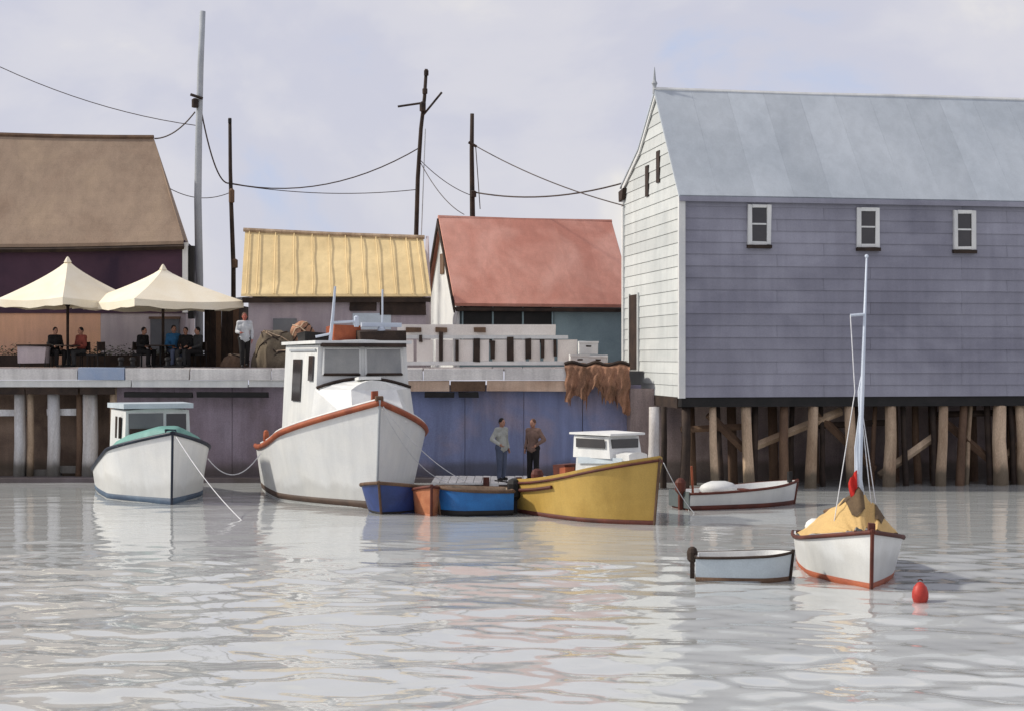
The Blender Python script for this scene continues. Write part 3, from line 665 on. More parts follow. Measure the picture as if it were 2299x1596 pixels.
# ------------------------------------------------------------------ people
def person(label, loc, rz, pose, top, bottom, hair=M_hair, skin=M_skin, arms=None, lean=0, ht=1.0, group=None, apron=None, hat=None):
    o = thing('person', label, 'person', loc, rz, group, local=True); o.scale = (ht, ht, ht)
    sit = pose == 'sit'; dz = -.40 if sit else 0
    hips = [(s * .095, 0, .92 + dz) for s in (-1, 1)]
    if sit:
        knees = [(s * .13, -.44, .51) for s in (-1, 1)]; ank = [(s * .13, -.40, .09) for s in (-1, 1)]
    elif pose == 'walk':
        knees = [(-.09, -.13, .50), (.09, .05, .48)]; ank = [(-.09, -.16, .09), (.09, .24, .13)]
    else:
        knees = [(-.10, -.02, .49), (.10, .01, .49)]; ank = [(-.12, -.02, .09), (.11, .03, .09)]
    def up(x, y, z): return (x, y - lean * (z - .95), z + dz)
    pel, wai, che, nec, hea = up(0, 0, .97), up(0, .01, 1.10), up(0, .0, 1.29), up(0, .01, 1.47), up(0, -.02, 1.62)
    sho = [up(s * .175, .01, 1.41) for s in (-1, 1)]
    if arms is None: arms = ['down', 'down']
    elb, wri = [], []
    for s, a in zip((-1, 1), arms):
        if a == 'down': elb.append(up(s * .24, .05, 1.13)); wri.append(up(s * .23, -.05, .90))
        elif a == 'fwd': elb.append(up(s * .24, -.02, 1.13)); wri.append(up(s * .16, -.26, 1.10))
        elif a == 'hip': elb.append(up(s * .33, .07, 1.16)); wri.append(up(s * .18, -.08, 1.02))
        elif a == 'lap': elb.append(up(s * .24, -.02, 1.13)); wri.append(up(s * .10, -.28, 1.04))
    body = MB()
    def cap(mb, pts, rad):
        for p, q, ra, rb in zip(pts, pts[1:], rad, rad[1:]): mb.tube([p, q], [ra, rb], 10)
        for p, r in zip(pts, rad): mb.ell(p, r * 1.0, 10, 7)
    for i in range(2):
        cap(body, [hips[i], knees[i], ank[i]], [.078, .052, .036])
        cap(body, [sho[i], elb[i], wri[i]], [.048, .038, .028])
        w_ = Vector(wri[i]); d = (w_ - Vector(elb[i])).normalized(); s = (-1, 1)[i]
        pc = w_ + d * .06; body.ell(pc, (.022, .038, .045), 10, 7)
        side = Vector((0, 1, 0)) if abs(d.y) < .7 else Vector((1, 0, 0))
        inn = d.cross(side).normalized() * -s
        for k in range(4):
            b0 = pc + d * .03 + side * (.030 - k * .02); ln = (.072, .08, .074, .058)[k]
            body.tube([b0, b0 + d * ln * .5 + inn * .006, b0 + d * ln * .9 + inn * .028], [.0105, .010, .009], 6)
        b0 = pc - d * .015 + side * .034; body.tube([b0, b0 + side * .025 + d * .025, b0 + side * .028 + d * .06 + inn * .012], [.012, .011, .009], 6)
    cap(body, [pel, wai, che], [.12, .115, .13]); cap(body, [che, nec], [.10, .05])
    body.tube([nec, (hea[0], hea[1] + .02, hea[2] - .05)], [.055, .05], 10)
    body.ell(hea, (.076, .094, .118), 14, 10); body.ell((hea[0], hea[1] - .035, hea[2] - .07), (.052, .052, .045), 10, 7)
    body.ell((hea[0], hea[1] - .098, hea[2] - .018), (.014, .022, .024), 8, 6)
    for s in (-1, 1): body.ell((hea[0] + s * .078, hea[1] + .008, hea[2] - .01), (.012, .022, .03), 8, 6)
    me = remesh(body, .0085); me.materials.append(skin)
    bo = bpy.data.objects.new('body', me); col.objects.link(bo); bo.parent = o
    def wear(nm, mb, m, vox=.012):
        me_ = remesh(mb, vox); me_.materials.append(m); q = bpy.data.objects.new(nm, me_); col.objects.link(q); q.parent = o; return q
    for s in (-1, 1):
        part('eye', MB().ell((hea[0] + s * .031, hea[1] - .086, hea[2] + .008), (.013, .008, .008), 8, 6), M_black, bo)
    part('mouth', MB().ell((hea[0], hea[1] - .090, hea[2] - .062), (.022, .008, .006), 8, 6), M_maroon, bo)
    h = MB().ell((hea[0], hea[1] + .018, hea[2] + .028), (.086, .096, .108), 14, 10)
    wear('hair', h, hair, .011)
    t = MB()
    for i in range(2): cap(t, [sho[i], elb[i], (Vector(wri[i]) * .9 + Vector(elb[i]) * .1)], [.073, .062, .048])
    cap(t, [wai, che], [.150, .158]); cap(t, [sho[0], up(0, .01, 1.40), sho[1]], [.085, .105, .085])
    t.lathe(up(0, 0, .86), [(.165, 0), (.16, .2)], 16) if False else cap(t, [up(0, .0, .93), wai], [.158, .150])
    cap(t, [up(-.07, 0, .92), up(.07, 0, .92)], [.14, .14]); cap(t, [up(-.10, 0, 1.28), up(.10, 0, 1.28)], [.125, .125])
    wear('jacket' if pose != 'walk' else 'shirt', t, top)
    l = MB()
    for i in range(2): cap(l, [hips[i], knees[i], (Vector(ank[i]) + Vector((0, 0, .02)))], [.112, .085, .068])
    cap(l, [hips[0], hips[1]], [.125, .125])
    wear('trousers', l, bottom)
    for i in range(2):
        a = ank[i]; sm = MB().ell((a[0], a[1] - .05, a[2] - .045), (.046, .125, .045), 10, 7)
        part('shoe', sm, M_black, o, True)
    if apron:
        part('apron', MB().prism([(-.16, -.17, .98), (.16, -.17, .98), (.18, -.22, .55), (-.18, -.22, .55)], (0, -.015, 0)), apron, o)
    return o
C_grey = cloth('grey_green_jacket', (.46, .47, .43)); C_jean = cloth('blue_grey_trousers', (.10, .12, .18)); C_brn = cloth('brown_jacket', (.22, .14, .11))
C_blk = cloth('black_cloth', (.018, .016, .016)); C_red = cloth('brick_red_cloth', (.34, .085, .06)); C_blu = cloth('blue_cloth', (.035, .14, .28)); C_dk = cloth('dark_grey_cloth', (.05, .05, .05))
C_wht = cloth('white_cloth', (.62, .63, .64)); M_brhair = mat('brown_hair', (.14, .075, .05), (.1, .05, .035), 8, .8, .2, .3)
YP = 53.0
def at_deck(c, Y): return (X(c, Y), Y, ZD)
person('seated person in black under the left parasol', at_deck(124, YP), R(40), 'sit', C_blk, C_blk, arms=['fwd', 'lap'])
person('seated person in brick-red top under the left parasol', at_deck(182, YP + .1), R(-35), 'sit', C_red, C_dk, arms=['fwd', 'fwd'])
person('lone seated person in black beneath the middle of the two parasols', at_deck(318, YP), R(60), 'sit', C_blk, C_blk, arms=['fwd', 'lap'], lean=.15)
person('seated person in blue top under the right parasol', at_deck(390, YP + .2), R(25), 'sit', C_blu, C_jean, arms=['lap', 'fwd'], ht=1.05)
person('seated person in black beside the person in blue', at_deck(417, YP), R(-10), 'sit', C_blk, C_dk, arms=['lap', 'fwd'])
person('seated person in dark grey, rightmost at the parasol tables', at_deck(444, YP - .1), R(-50), 'sit', C_dk, C_blk, arms=['fwd', 'lap'])
person('standing person in white top and black trousers with ruddy face beside the net heap', (X(549, 50.75), 50.75, ZD), R(15), 'walk', C_wht, C_blk, skin=M_skinred, hair=M_brhair, arms=['fwd', 'down'], ht=1.02)

# tables and chairs
def table(label, c, Y, r=.42):
    b_ = Vector(at_deck(c, Y)); o = thing('cafe_table', label, 'table', b_, 0, 'cafe tables')
    part('top', MB().lathe(b_ + Vector((0, 0, .70)), [(r, 0), (r + .01, .02), (r, .04)], 18), M_dark, o)
    part('column', MB().tube([b_ + Vector((0, 0, .03)), b_ + Vector((0, 0, .71))], .035, 8), M_black, o)
    part('foot', MB().lathe(b_, [(.26, 0), (.25, .03), (.05, .05)], 14), M_black, o)
table('round dark cafe table between the people in black and red', 152, YP - .3)
table('round dark cafe table in front of the person in blue', 360, YP - .2, .5)
tb = Vector(at_deck(78, YP - .4)); o = thing('cafe_table', 'long grey cloth-covered table at the far left of the terrace', 'table', tb, 0, 'cafe tables')
part('top', MB().box(tb + Vector((0, 0, .73)), (1.05, .7, .05), j=.008), M_dark, o)
part('cloth', MB().box(tb + Vector((-.02, 0, .41)), (.92, .62, .58), j=.03), M_taupe, o)
for sx in (-1, 1):
    for sy in (-1, 1): part('leg', MB().tube([tb + Vector((sx * .42, sy * .26, 0)), tb + Vector((sx * .42, sy * .26, .7))], .02, 6), M_black, o)
def chair(label, c, Y, rz):
    o = thing('cafe_chair', label, 'chair', at_deck(c, Y), rz, 'dark cafe chairs', local=True)
    part('seat', MB().box((0, 0, .41), (.44, .44, .05), j=.004), M_black, o)
    part('backrest', MB().box((0, .21, .70), (.42, .04, .28), j=.006), M_dark, o)
    for sx in (-1, 1):
        part('leg', MB().tube([(sx * .2, -.2, 0), (sx * .19, -.19, .4)], .018, 6), M_black, o)
        part('leg', MB().tube([(sx * .2, .22, 0), (sx * .19, .2, .85)], .018, 6), M_black, o)
for c, Y, a, lb in ((124, YP, 40, 'dark chair holding the person in black under the left parasol'), (182, YP + .1, -35, 'dark chair holding the person in red'),
                    (318, YP, 60, 'dark chair holding the lone person in black'), (390, YP + .2, 25, 'dark chair holding the person in blue'), (417, YP, -10, 'dark chair holding the person beside the one in blue'),
                    (444, YP - .1, -50, 'dark chair holding the rightmost seated person'), (215, YP - .5, -110, 'empty dark chair right of the person in red')):
    chair(lb, c, Y, R(a))
for c, lb, wd in ((40, 'dark planter box by the terracotta wall, leftmost', 2.6), (235, 'dark planter box behind the gap between the two parasols', 2.4), (420, 'dark planter box behind the rightmost seated people', 2.2)):
    b_ = Vector(at_deck(c, 55.6)); o = thing('planter', lb, 'planter', b_, 0, 'dark planters along the cafe wall')
    part('box', MB().box(b_ + Vector((0, 0, .2)), (wd, .45, .4), j=.015), M_dark, o)
    lf = MB(); rg = random.Random(c)
    for q in range(420):
        p = b_ + Vector((rg.uniform(-.5, .5) * wd, rg.uniform(-.28, .28), .40 + abs(rg.gauss(0, .17)))); a = rg.uniform(0, 6.3); l_ = rg.uniform(.04, .09)
        d1_ = Vector((math.cos(a), math.sin(a), rg.uniform(-.4, .6))) * l_; d2_ = Vector((-math.sin(a), math.cos(a), rg.uniform(-.4, .4))) * l_ * .5
        lf.add([p - d1_, p + d2_, p + d1_, p - d2_], [(0, 1, 2, 3)])
    part('leaves', lf, M_leaf, o)
# mooring bollards on the quay edge
for c, lb in ((285, 'black mooring bollard on the quay edge left of the other'), (390, 'black mooring bollard on the quay edge right of the other')):
    b_ = Vector((X(c, 50.7), 50.7, ZD)); o = thing('bollard', lb, 'bollard', b_, 0, 'black bollards on the quay edge')
    part('base', MB().box(b_ + Vector((0, 0, .03)), (.62, .26, .06)), M_black, o)
    for s in (-1, 1): part('post', MB().lathe(b_ + Vector((s * .19, 0, .05)), [(.08, 0), (.075, .15), (.11, .2), (.10, .27), (.03, .29)], 10), M_black, o)

# net heaps and gear on the quay
def heap(name, label, cat, c0, c1, rt, Y, m, seed, depth=.8, zb=None, kind=None):
    rng = random.Random(seed); x0_, x1_ = X(c0, Y), X(c1, Y); zt = Z(rt, Y); zb = ZD if zb is None else zb
    n = 26; mrows = []
    ph = [rng.uniform(0, 6) for _ in range(8)]
    for i in range(n + 1):
        t = i / n * math.pi / 2; row = []
        for k in range(41):
            a = 2 * math.pi * k / 40
            w_ = 1 + .10 * math.sin(3 * a + ph[0] + 2 * t) + .07 * math.sin(7 * a + ph[1] + 3 * t) + .05 * math.sin(13 * a + ph[2] - 5 * t)
            h = (zt - zb) * (math.sin(t) ** .8) * (1 + .10 * math.sin(2 * a + ph[3]) * math.cos(t) + .05 * math.sin(9 * t + ph[4] + 3 * a) * math.cos(t))
            rr_ = math.cos(t) ** .7 * w_ if i < n else 0
            row.append(((x0_ + x1_) / 2 + (x1_ - x0_) / 2 * rr_ * math.cos(a), Y + depth * rr_ * math.sin(a), zb + max(h, 0)))
        mrows.append(row)
    base = ((x0_ + x1_) / 2, Y, zb)
    o = thing(name, label, cat, base)
    hp = part('net', MB().grid(mrows), m, o, True)
    for q in range(5):
        a0 = rng.uniform(0, 6); pts = []
        for s in range(12):
            i = int(n * (.15 + .6 * abs(math.sin(s * .22 + q)))); k = int((a0 + s * .35) / (2 * math.pi) * 40) % 40
            pts.append(Vector(mrows[i][k]) + Vector((0, -.02, .015)))
        part('rope', MB().tube(pts, .022, 5), M_tan if q % 2 else M_dark, o)
    return o
heap('net_heap', 'olive-brown heap of fishing net on the quay beside the standing person', 'net', 570, 662, 742, 51.6, M_heap, 2, .7)
heap('net_heap', 'low dark net heap at the feet of the standing person', 'net', 500, 560, 795, 51.9, M_brown, 5, .5)
heap('net_heap', 'rust-orange net heap on the quay behind the big white boat', 'net', 645, 712, 722, 52.0, M_net, 8, .5)
heap('net_heap', 'brown net heap low on the quay left of the white wheelhouse', 'net', 600, 690, 786, 51.2, M_heap, 9, .5)
# rusty net draped over the quay edge next to the shed
dm = MB(); rows = []
xs0, xs1 = X(1268, YQ), X(1412, YQ); ztop = ZD + .12
nrag = [max(0, random.gauss(-.02, .10)) if k % 3 else random.uniform(0, .04) for k in range(91)]
for i in range(27):
    row = []
    for k in range(91):
        s = k / 90; fold = .06 * math.sin(s * 31 + .6 * math.sin(i * .3)) + .035 * math.sin(s * 67 + i * .4)
        hem = .42 + .22 * s + .12 * math.sin(s * 7.3 + 1) + .07 * math.sin(s * 19 + 2) + nrag[k]
        if i < 7: y = YQ + 1.2 - 1.62 * i / 6.5; z = ztop + .05 * math.sin(s * 17 + i) - .02 * i / 7
        else:
            d = (i - 6) / 20; y = YQ - .46 - fold * (.3 + d) - .06 * d; z = ztop - .05 - 1.95 * hem * d
        x = xs0 + (xs1 - xs0) * (s + .012 * math.sin(i * .7 + s * 11))
        row.append((x, y, z))
    rows.append(row)
o = thing('draped_net', 'rust-brown fishing net draped over the quay edge beside the shed gable', 'net', ((xs0 + xs1) / 2, YQ, ZD))
part('net', dm.grid(rows), M_net, o, True)
part('head_rope', MB().tube([(p[0], p[1] - .03, p[2] + .03) for p in rows[6]], .06, 6), M_dark, o)

#==BOATS==
# ------------------------------------------------------------------ boats
class Hull:
    def __init__(s, L, B, shb, shs, wl=.84, tm=.45, ex=2.2, rake=.4, tr=.85, kd=.35, sp=2.0):
        s.__dict__.update(L=L, B=B, shb=shb, shs=shs, wlr=wl, tm=tm, ex=ex, rake=rake, tr=tr, kd=kd, sp=sp)
    def sh(s, t): return s.shs + (s.shb - s.shs) * (1 - t) ** s.sp
    def hb(s, t):
        return s.B / 2 * (1 - (1 - min(1, t / s.tm)) ** s.ex) * (1 - (1 - s.tr) * max(0, (t - .55) / .45) ** 2)
    def wl(s, t):
        return s.wlr * s.B / 2 * (1 - (1 - min(1, t / (s.tm * 1.25))) ** (s.ex * .82)) * (1 - (1 - s.tr) * max(0, (t - .55) / .45) ** 2)
    def pt(s, t, z, sd, off=0):
        if z >= 0: w_ = s.wl(t) + (s.hb(t) - s.wl(t)) * min(1.1, z / s.sh(t)) ** .9
        else: w_ = s.wl(t) * max(0, 1 + z / s.kd) ** .5
        x = -t * s.L + s.rake * (z / s.shb) * (1 - t) ** 4 + off * max(0, 1 - t * 8)
        return Vector((x, sd * (w_ + off), z))
    def ts(s, n=30): return [(i / n) ** 1.5 for i in range(n + 1)]
    def skin(s):
        mb = MB(); ts = s.ts(); nl = 11
        for sd in (-1, 1):
            rows = []
            for t in ts:
                zs = [-s.kd + s.kd * (i / 3) for i in range(3)] + [s.sh(t) * i / nl for i in range(nl + 1)]
                rows.append([s.pt(t, z, sd) for z in zs])
            mb.grid(rows if sd > 0 else [r[::-1] for r in rows])
        zs = [-s.kd + s.kd * (i / 3) for i in range(3)] + [s.sh(1) * i / nl for i in range(nl + 1)]
        mb.grid([[s.pt(1, z, -1) for z in zs], [s.pt(1, z, 1) for z in zs]])
        return mb
    def band(s, z0, z1, off, t0=0, t1=1):
        mb = MB(); ts = [t for t in s.ts() if t0 <= t <= t1]
        f0 = z0 if callable(z0) else (lambda t: z0); f1 = z1 if callable(z1) else (lambda t: z1)
        for sd in (-1, 1):
            rows = [[s.pt(t, f0(t), sd, off - .012), s.pt(t, f0(t), sd, off), s.pt(t, (f0(t) + f1(t)) / 2, sd, off), s.pt(t, f1(t), sd, off), s.pt(t, f1(t), sd, off - .012)] for t in ts]
            mb.grid(rows if sd > 0 else [r[::-1] for r in rows])
        if t1 == 1:
            z_ = lambda q: [(p.x - off, p.y, p.z) for p in q]
            mb.grid([z_([s.pt(1, f0(1), -1, off), s.pt(1, f1(1), -1, off)]), z_([s.pt(1, f0(1), 1, off), s.pt(1, f1(1), 1, off)])])
        return mb
    def rail(s, rad, dz=0, off=.01, sy=1.0, sides=(-1, 1), t0=0.0, t1=1.0):
        mb = MB(); ts = [t for t in s.ts() if t0 <= t <= t1]
        for sd in sides: mb.tube([s.pt(t, s.sh(t) + dz, sd, off) for t in ts], rad, 6, sy)
        return mb
    def inner(s, floor, th=.05):
        mb = MB(); ts = [t for t in s.ts() if t > .012]
        fl = floor if callable(floor) else (lambda t: floor)
        for sd in (-1, 1):
            rows = []
            for t in ts:
                f = min(fl(t), s.sh(t) - .03)
                def ip(z):
                    p = s.pt(t, z, sd); p.y = sd * max(0.001, abs(p.y) - th); return p
                rows.append([s.pt(t, s.sh(t), sd), ip(s.sh(t)), ip((s.sh(t) + f) / 2), ip(f), Vector((ip(f).x, 0, f))])
            mb.grid(rows if sd < 0 else [r[::-1] for r in rows])
        tt = []
        f = min(fl(1), s.sh(1) - .03)
        mb.box((-s.L + th / 2 + .01, 0, (s.sh(1) + f) / 2 - .01), (th, 2 * s.wl(1) - .08, s.sh(1) - f))
        return mb
    def stem(s, rad, zt=0.03):
        return MB().tube([s.pt(0, z, 1, 0) + Vector((.01, 0, 0)) for z in (-.25, 0, s.shb * .25, s.shb * .5, s.shb * .75, s.shb + zt)], rad, 6)
def boat(name, label, cat, c, row, alpha, hull, m_hull, m_rail, m_boot, boot_h, rail_r, floor, m_in, m_stem=None, group=None, boot_m=None):
    D = (H * F) / (row - YH)
    a = R(alpha); rz = math.atan2(-math.cos(a), math.sin(a))
    o = thing(name, label, cat, (X(c, D), D, 0), rz, group, local=True)
    hu = part('hull', hull.skin(), m_hull, o, True)
    part('inner_hull', hull.inner(floor), m_in, o)
    if boot_h: part('boot_stripe', hull.band(-.12, boot_h, .008), m_boot, hu, True)
    part('rub_rail', hull.rail(rail_r, -rail_r * .6, .012, 1.25), m_rail, hu, True)
    part('transom_rail', MB().tube([hull.pt(1, hull.sh(1) - rail_r * .6, -1, .012), hull.pt(1, hull.sh(1) - rail_r * .6, 1, .012)], rail_r, 6), m_rail, hu)
    if m_stem: part('stem_post', hull.stem(.035), m_stem, hu)
    return o
def wpt(o, p):     # a boat-local point in world coordinates
    return Vector(o.location) + Matrix.Rotation(o.rotation_euler.z, 3, 'Z') @ Vector(p)

# --- big white fishing boat
hb = Hull(7.4, 4.3, 2.86, 1.35, wl=.90, tm=.40, ex=1.75, rake=.35, tr=.9, sp=2.1)
big = boat('fishing_boat', 'big white fishing boat with rust-red rail and wheelhouse, bow towards the viewer', 'boat', 845, 1142, 19, hb, M_whiteboat, M_rust, M_bootb, .20, .07,
           lambda t: hb.sh(t) - (.35 if t < .7 else .9), M_paleblue, M_polegrey)
def house(o, x0, x1, w0, w1, z0, z1, tumble, m, camber=.1, nm='cabin', rake=0.0):
    "deck house: x0 front, x1 aft, half widths w0 (front) and w1 (aft), sides leaning in by tumble, cambered roof"
    mb = MB(); n = 8
    def ring(x, w_, xr): return [Vector((x, -w_, z0)), Vector((xr, -(w_ - tumble), z1))] + [Vector((xr, (w_ - tumble) * (2 * i / n - 1), z1 + camber * (1 - (2 * i / n - 1) ** 2))) for i in range(1, n)] + [Vector((xr, w_ - tumble, z1)), Vector((x, w_, z0))]
    a, b_ = ring(x0, w0, x0 - rake), ring(x1, w1, x1)
    k = len(a); mb.add(a + b_, [(i, i + 1, k + i + 1, k + i) for i in range(k - 1)] + [tuple(range(k - 1, -1, -1)), tuple(range(k, 2 * k))])
    return part(nm, mb, m, o)
tk = house(big, -.75, -2.75, .72, 1.42, 2.25, 3.12, .12, M_white, .26, 'trunk_cabin', .75)
part('brow', MB().tube([(-2.62, y, 3.16 + .26 * (1 - (y / 1.28) ** 2)) for y in np.linspace(-1.28, 1.28, 13)], .045, 5), M_dark, tk)
part('hatch', MB().box((-1.95, -.05, 3.42), (.45, .6, .08), rot=Matrix.Rotation(R(-4), 3, 'Y')), M_white, tk)
wh = house(big, -2.7, -5.9, 1.32, 1.62, 1.7, 4.34, .12, M_white, .16, 'wheelhouse', .10)
part('roof', MB().prism([(-2.62, -1.31, 4.38), (-2.62, 1.31, 4.38), (-6.05, 1.6, 4.36), (-6.05, -1.6, 4.36)], (0, 0, .09)), M_white, wh)
part('visor', MB().box((-2.63, 0, 4.35), (.10, 2.3, .10), j=.02), M_dark, wh)
for ya, yb, m in ((-1.08, -.08, M_boatglass), (.08, 1.08, M_boatglass)):
    wn = part('window', MB().prism([(-2.745, ya, 3.55), (-2.745, yb, 3.55), (-2.79, yb * .97, 4.24), (-2.79, ya * .97, 4.24)], (.03, 0, 0)), m, wh)
    for yy in (ya, yb): part('frame', MB().tube([(-2.72, yy, 3.52), (-2.77, yy * .97, 4.27)], .035, 4), M_white, wn)
    part('frame', MB().tube([(-2.72, ya, 3.53), (-2.72, yb, 3.53)], .04, 4), M_dark, wn)
    part('frame', MB().tube([(-2.765, ya, 4.26), (-2.765, yb, 4.26)], .03, 4), M_white, wn)
def side_panel(nm, par, xa, xb, za, zb, m, th=.03):
    def yy(x, z): return -(1.32 + .30 * (-2.7 - x) / 3.2 - .12 * (z - 1.7) / 2.64) - .012
    part(nm, MB().prism([(xa, yy(xa, za), za), (xb, yy(xb, za), za), (xb, yy(xb, zb), zb), (xa, yy(xa, zb), zb)], (0, -th, 0)), m, par)
side_panel('side_window', wh, -4.15, -4.95, 2.75, 3.95, M_glass)
side_panel('side_window', wh, -3.05, -3.45, 3.35, 4.05, M_glass)
side_panel('grab_rail', wh, -2.9, -5.4, 4.18, 4.24, M_polegrey)
part('gear_box', MB().box((-4.6, -.95, 4.58), (1.3, .7, .3), j=.05), M_black, wh)
part('cabin_top_box', MB().box((-4.2, -.2, 4.68), (1.0, .75, .46), j=.03), M_rust, wh)
rd = part('radar_mount', MB().box((-3.5, .68, 4.6), (.5, 1.3, .30), j=.03), M_dark, wh)
part('radar_scanner', MB().box((-3.5, .68, 4.93), (.16, 1.12, .12), j=.01), M_alu, rd)
part('radar_pedestal', MB().lathe((-3.5, .68, 4.74), [(.12, 0), (.1, .1), (.06, .16)], 10), M_alu, rd)
part('whip_aerial', MB().tube([(-3.45, .70, 4.95), (-3.45, .70, 5.95)], .025, 6), M_alu, rd)
ms = part('mast', MB().tube([(-3.1, -.82, 4.4), (-3.1, -.74, 5.2), (-3.1, -.68, 6.0)], [.05, .042, .03], 8), M_alu, wh)
part('cross_arm', MB().tube([(-3.1, -.74, 4.98), (-3.1, -.12, 5.02)], .04, 6), M_alu, ms)
part('lamp', MB().lathe((-3.1, -.1, 4.86), [(.06, 0), (.07, .05), (.07, .28), (.03, .32)], 8), M_alu, ms)
part('cross_arm', MB().tube([(-3.1, -.82, 4.66), (-3.15, -1.2, 4.58)], .04, 6), M_alu, ms)
for q in (tk, wh): q.location.y += .30; q.scale = (1, 1.06, 1)
part('samson_post', MB().box((-.12, -.02, 2.93), (.16, .16, .38), j=.01), M_rust, big)
part('bow_roller', MB().tube([(.30, -.1, 2.92), (.30, .1, 2.92)], .08, 8), M_brown, big)
for t in (.62,):
    p = hb.pt(t, hb.sh(t) + .25, -1, -.05)
    part('fender', MB().lathe(p - Vector((0, 0, .3)), [(.03, 0), (.08, .06), (.09, .25), (.07, .38), (.03, .42)], 10), M_rust, big)
part('toe_rail', hb.rail(.04, .06, -.04, 1.0, t0=.0, t1=.8), M_white, big)

# --- small white boat with green deck (left)
hl = Hull(5.7, 2.9, 1.98, .66, wl=.93, tm=.34, ex=1.45, rake=.15, tr=.9, sp=1.25)
lob = boat('fishing_boat', 'small white boat with sea-green foredeck, dark rail and slate-blue waterline by the left piles', 'boat', 385, 1132, 23, hl, M_whiteboat, M_navy, M_boot, .17, .045,
           lambda t: hl.sh(t) - (.10 if t < .45 else .5), M_green, M_navy)
cb = house(lob, -2.0, -3.9, .95, 1.08, .9, 2.5, .06, M_white, .05, 'cabin', .06)
part('roof', MB().prism([(-1.88, -.98, 2.56), (-1.88, .98, 2.56), (-4.1, 1.1, 2.54), (-4.1, -1.1, 2.54)], (0, 0, .14)), M_paleblue, cb)
part('window', MB().prism([(-2.03, -.82, 1.86), (-2.03, .15, 1.86), (-2.06, .15, 2.42), (-2.06, -.82, 2.42)], (.025, 0, 0)), M_greyglass, cb)
part('window', MB().prism([(-2.03, .24, 1.86), (-2.03, .80, 1.86), (-2.06, .80, 2.40), (-2.06, .24, 2.40)], (.025, 0, 0)), M_glass, cb)
part('dashboard', MB().box((-1.985, -.33, 1.90), (.05, .95, .16), j=.02), M_dark, cb)
for xa in (-2.55, -3.15): part('side_window', MB().box((xa, -.985, 2.0), (.22, .05, .6), j=.02), M_dark, cb)
fd = []
for t in np.linspace(.02, .72, 18):
    w_ = hl.hb(t) - .05; xx = hl.pt(t, hl.sh(t), 1).x
    fd.append([(xx, w_ * y, hl.sh(t) - .03 + (.30 + .25 * t / .6) * min(1, t / .10) * (1 - abs(y) ** 4.5)) for y in np.linspace(-1, 1, 13)])
part('foredeck', MB().grid(fd), M_green, lob, True, label='cambered sea-green foredeck')
part('bow_cleat', MB().box((-.15, 0, 2.0), (.1, .3, .1), j=.01), M_navy, lob)

# --- mustard boat
hy = Hull(4.4, 2.2, 1.58, .80, wl=.86, tm=.38, ex=2.3, rake=.20, tr=.85, sp=1.6)
yel = boat('cabin_boat', 'mustard-yellow boat with white cuddy cabin and maroon waterline', 'boat', 1468, 1178, 37, hy, M_mustard, M_maroon, M_maroon, .11, .03,
           lambda t: hy.sh(t) - (.08 if t < .55 else .5), M_white, M_brown)
part('sheer_strake', hy.band(lambda t: hy.sh(t) - .01, lambda t: hy.sh(t) + .09, .0, 0, .97), M_mustard, yel)
part('fender_rail', MB().tube([hy.pt(t, hy.sh(t) - .20, -1, .03) for t in np.linspace(.58, .95, 8)], .05, 6), M_maroon, yel)
cy = house(yel, -.45, -2.1, .34, .72, .95, 1.66, .05, M_white, .06, 'cuddy', .12)
ph_ = house(yel, -1.0, -2.2, .52, .70, 1.55, 2.08, .03, M_white, .05, 'pilot_house', .10)
part('roof', MB().prism([(-.94, -.56, 2.11), (-.94, .56, 2.11), (-2.3, .74, 2.11), (-2.3, -.74, 2.11)], (0, 0, .05)), M_white, ph_)
def ysd(x): return -(.52 + .18 * (-1.0 - x) / 1.2) - .004
part('side_window', MB().prism([(-1.15, ysd(-1.15), 1.80), (-2.08, ysd(-2.08), 1.80), (-2.08, ysd(-2.08), 2.02), (-1.18, ysd(-1.18), 2.02)], (0, -.02, 0)), M_glass, ph_)
part('front_window', MB().box((-1.055, 0, 1.91), (.05, .84, .22)), M_glass, ph_)
part('cuddy_stripe', MB().prism([(-.7, -.40, 1.45), (-2.0, -.70, 1.40), (-2.0, -.685, 1.56), (-.7, -.39, 1.58)], (0, -.012, 0)), M_paleblue, cy)
part('cabin_door', MB().box((-2.22, -.3, 1.5), (.05, .28, .75)), M_dark, cy)
part('engine_box', MB().box((-3.0, -.25, 1.0), (.45, .5, .62), j=.03), M_maroon, yel)
part('seat_box', MB().box((-2.75, -.45, 1.0), (.22, .3, .5), j=.02), M_rust, yel)
part('outboard', MB().lathe((-4.54, 0, .55), [(.10, 0), (.16, .1), (.17, .4), (.13, .5), (.05, .54)], 10), M_maroon, yel)
part('outboard_leg', MB().box((-4.54, 0, .1), (.12, .1, .95)), M_maroon, yel)

# --- dinghies by the float
def dinghy(label, c, row, alpha, L, B, shb, shs, m, m_rail, m_in, m_boot, boot, rake=.15, tm=.42, group='small dinghies and skiffs', rr=.03):
    h_ = Hull(L, B, shb, shs, wl=.82, tm=tm, ex=2.3, rake=rake, tr=.86, sp=2.0, kd=.25)
    o = boat('dinghy', label, 'dinghy', c, row, alpha, h_, m, m_rail, m_boot, boot, rr, .16, m_in, m_rail, group)
    for t in (.38, .72):
        w_ = abs(h_.pt(t, h_.sh(t) - .16, 1).y) - .03; part('thwart', MB().box((-t * L, 0, h_.sh(t) - .12), (.2, 2 * w_, .035)), m_rail, o)
    return o, h_
d1, hd1 = dinghy('dark blue dinghy with brown gunwale tied between the big white boat and float', 856, 1154, -16, 1.75, 1.6, .84, .62, M_dblue, M_brown, M_paleblue, M_black, .06, .18, rr=.04)
d2, hd2 = dinghy('narrow burnt-orange dinghy wedged between two blue dinghies', 968, 1158, 8, 2.0, .82, .78, .55, M_orange, M_maroon, M_tan, M_orange, .05, .1, rr=.035)
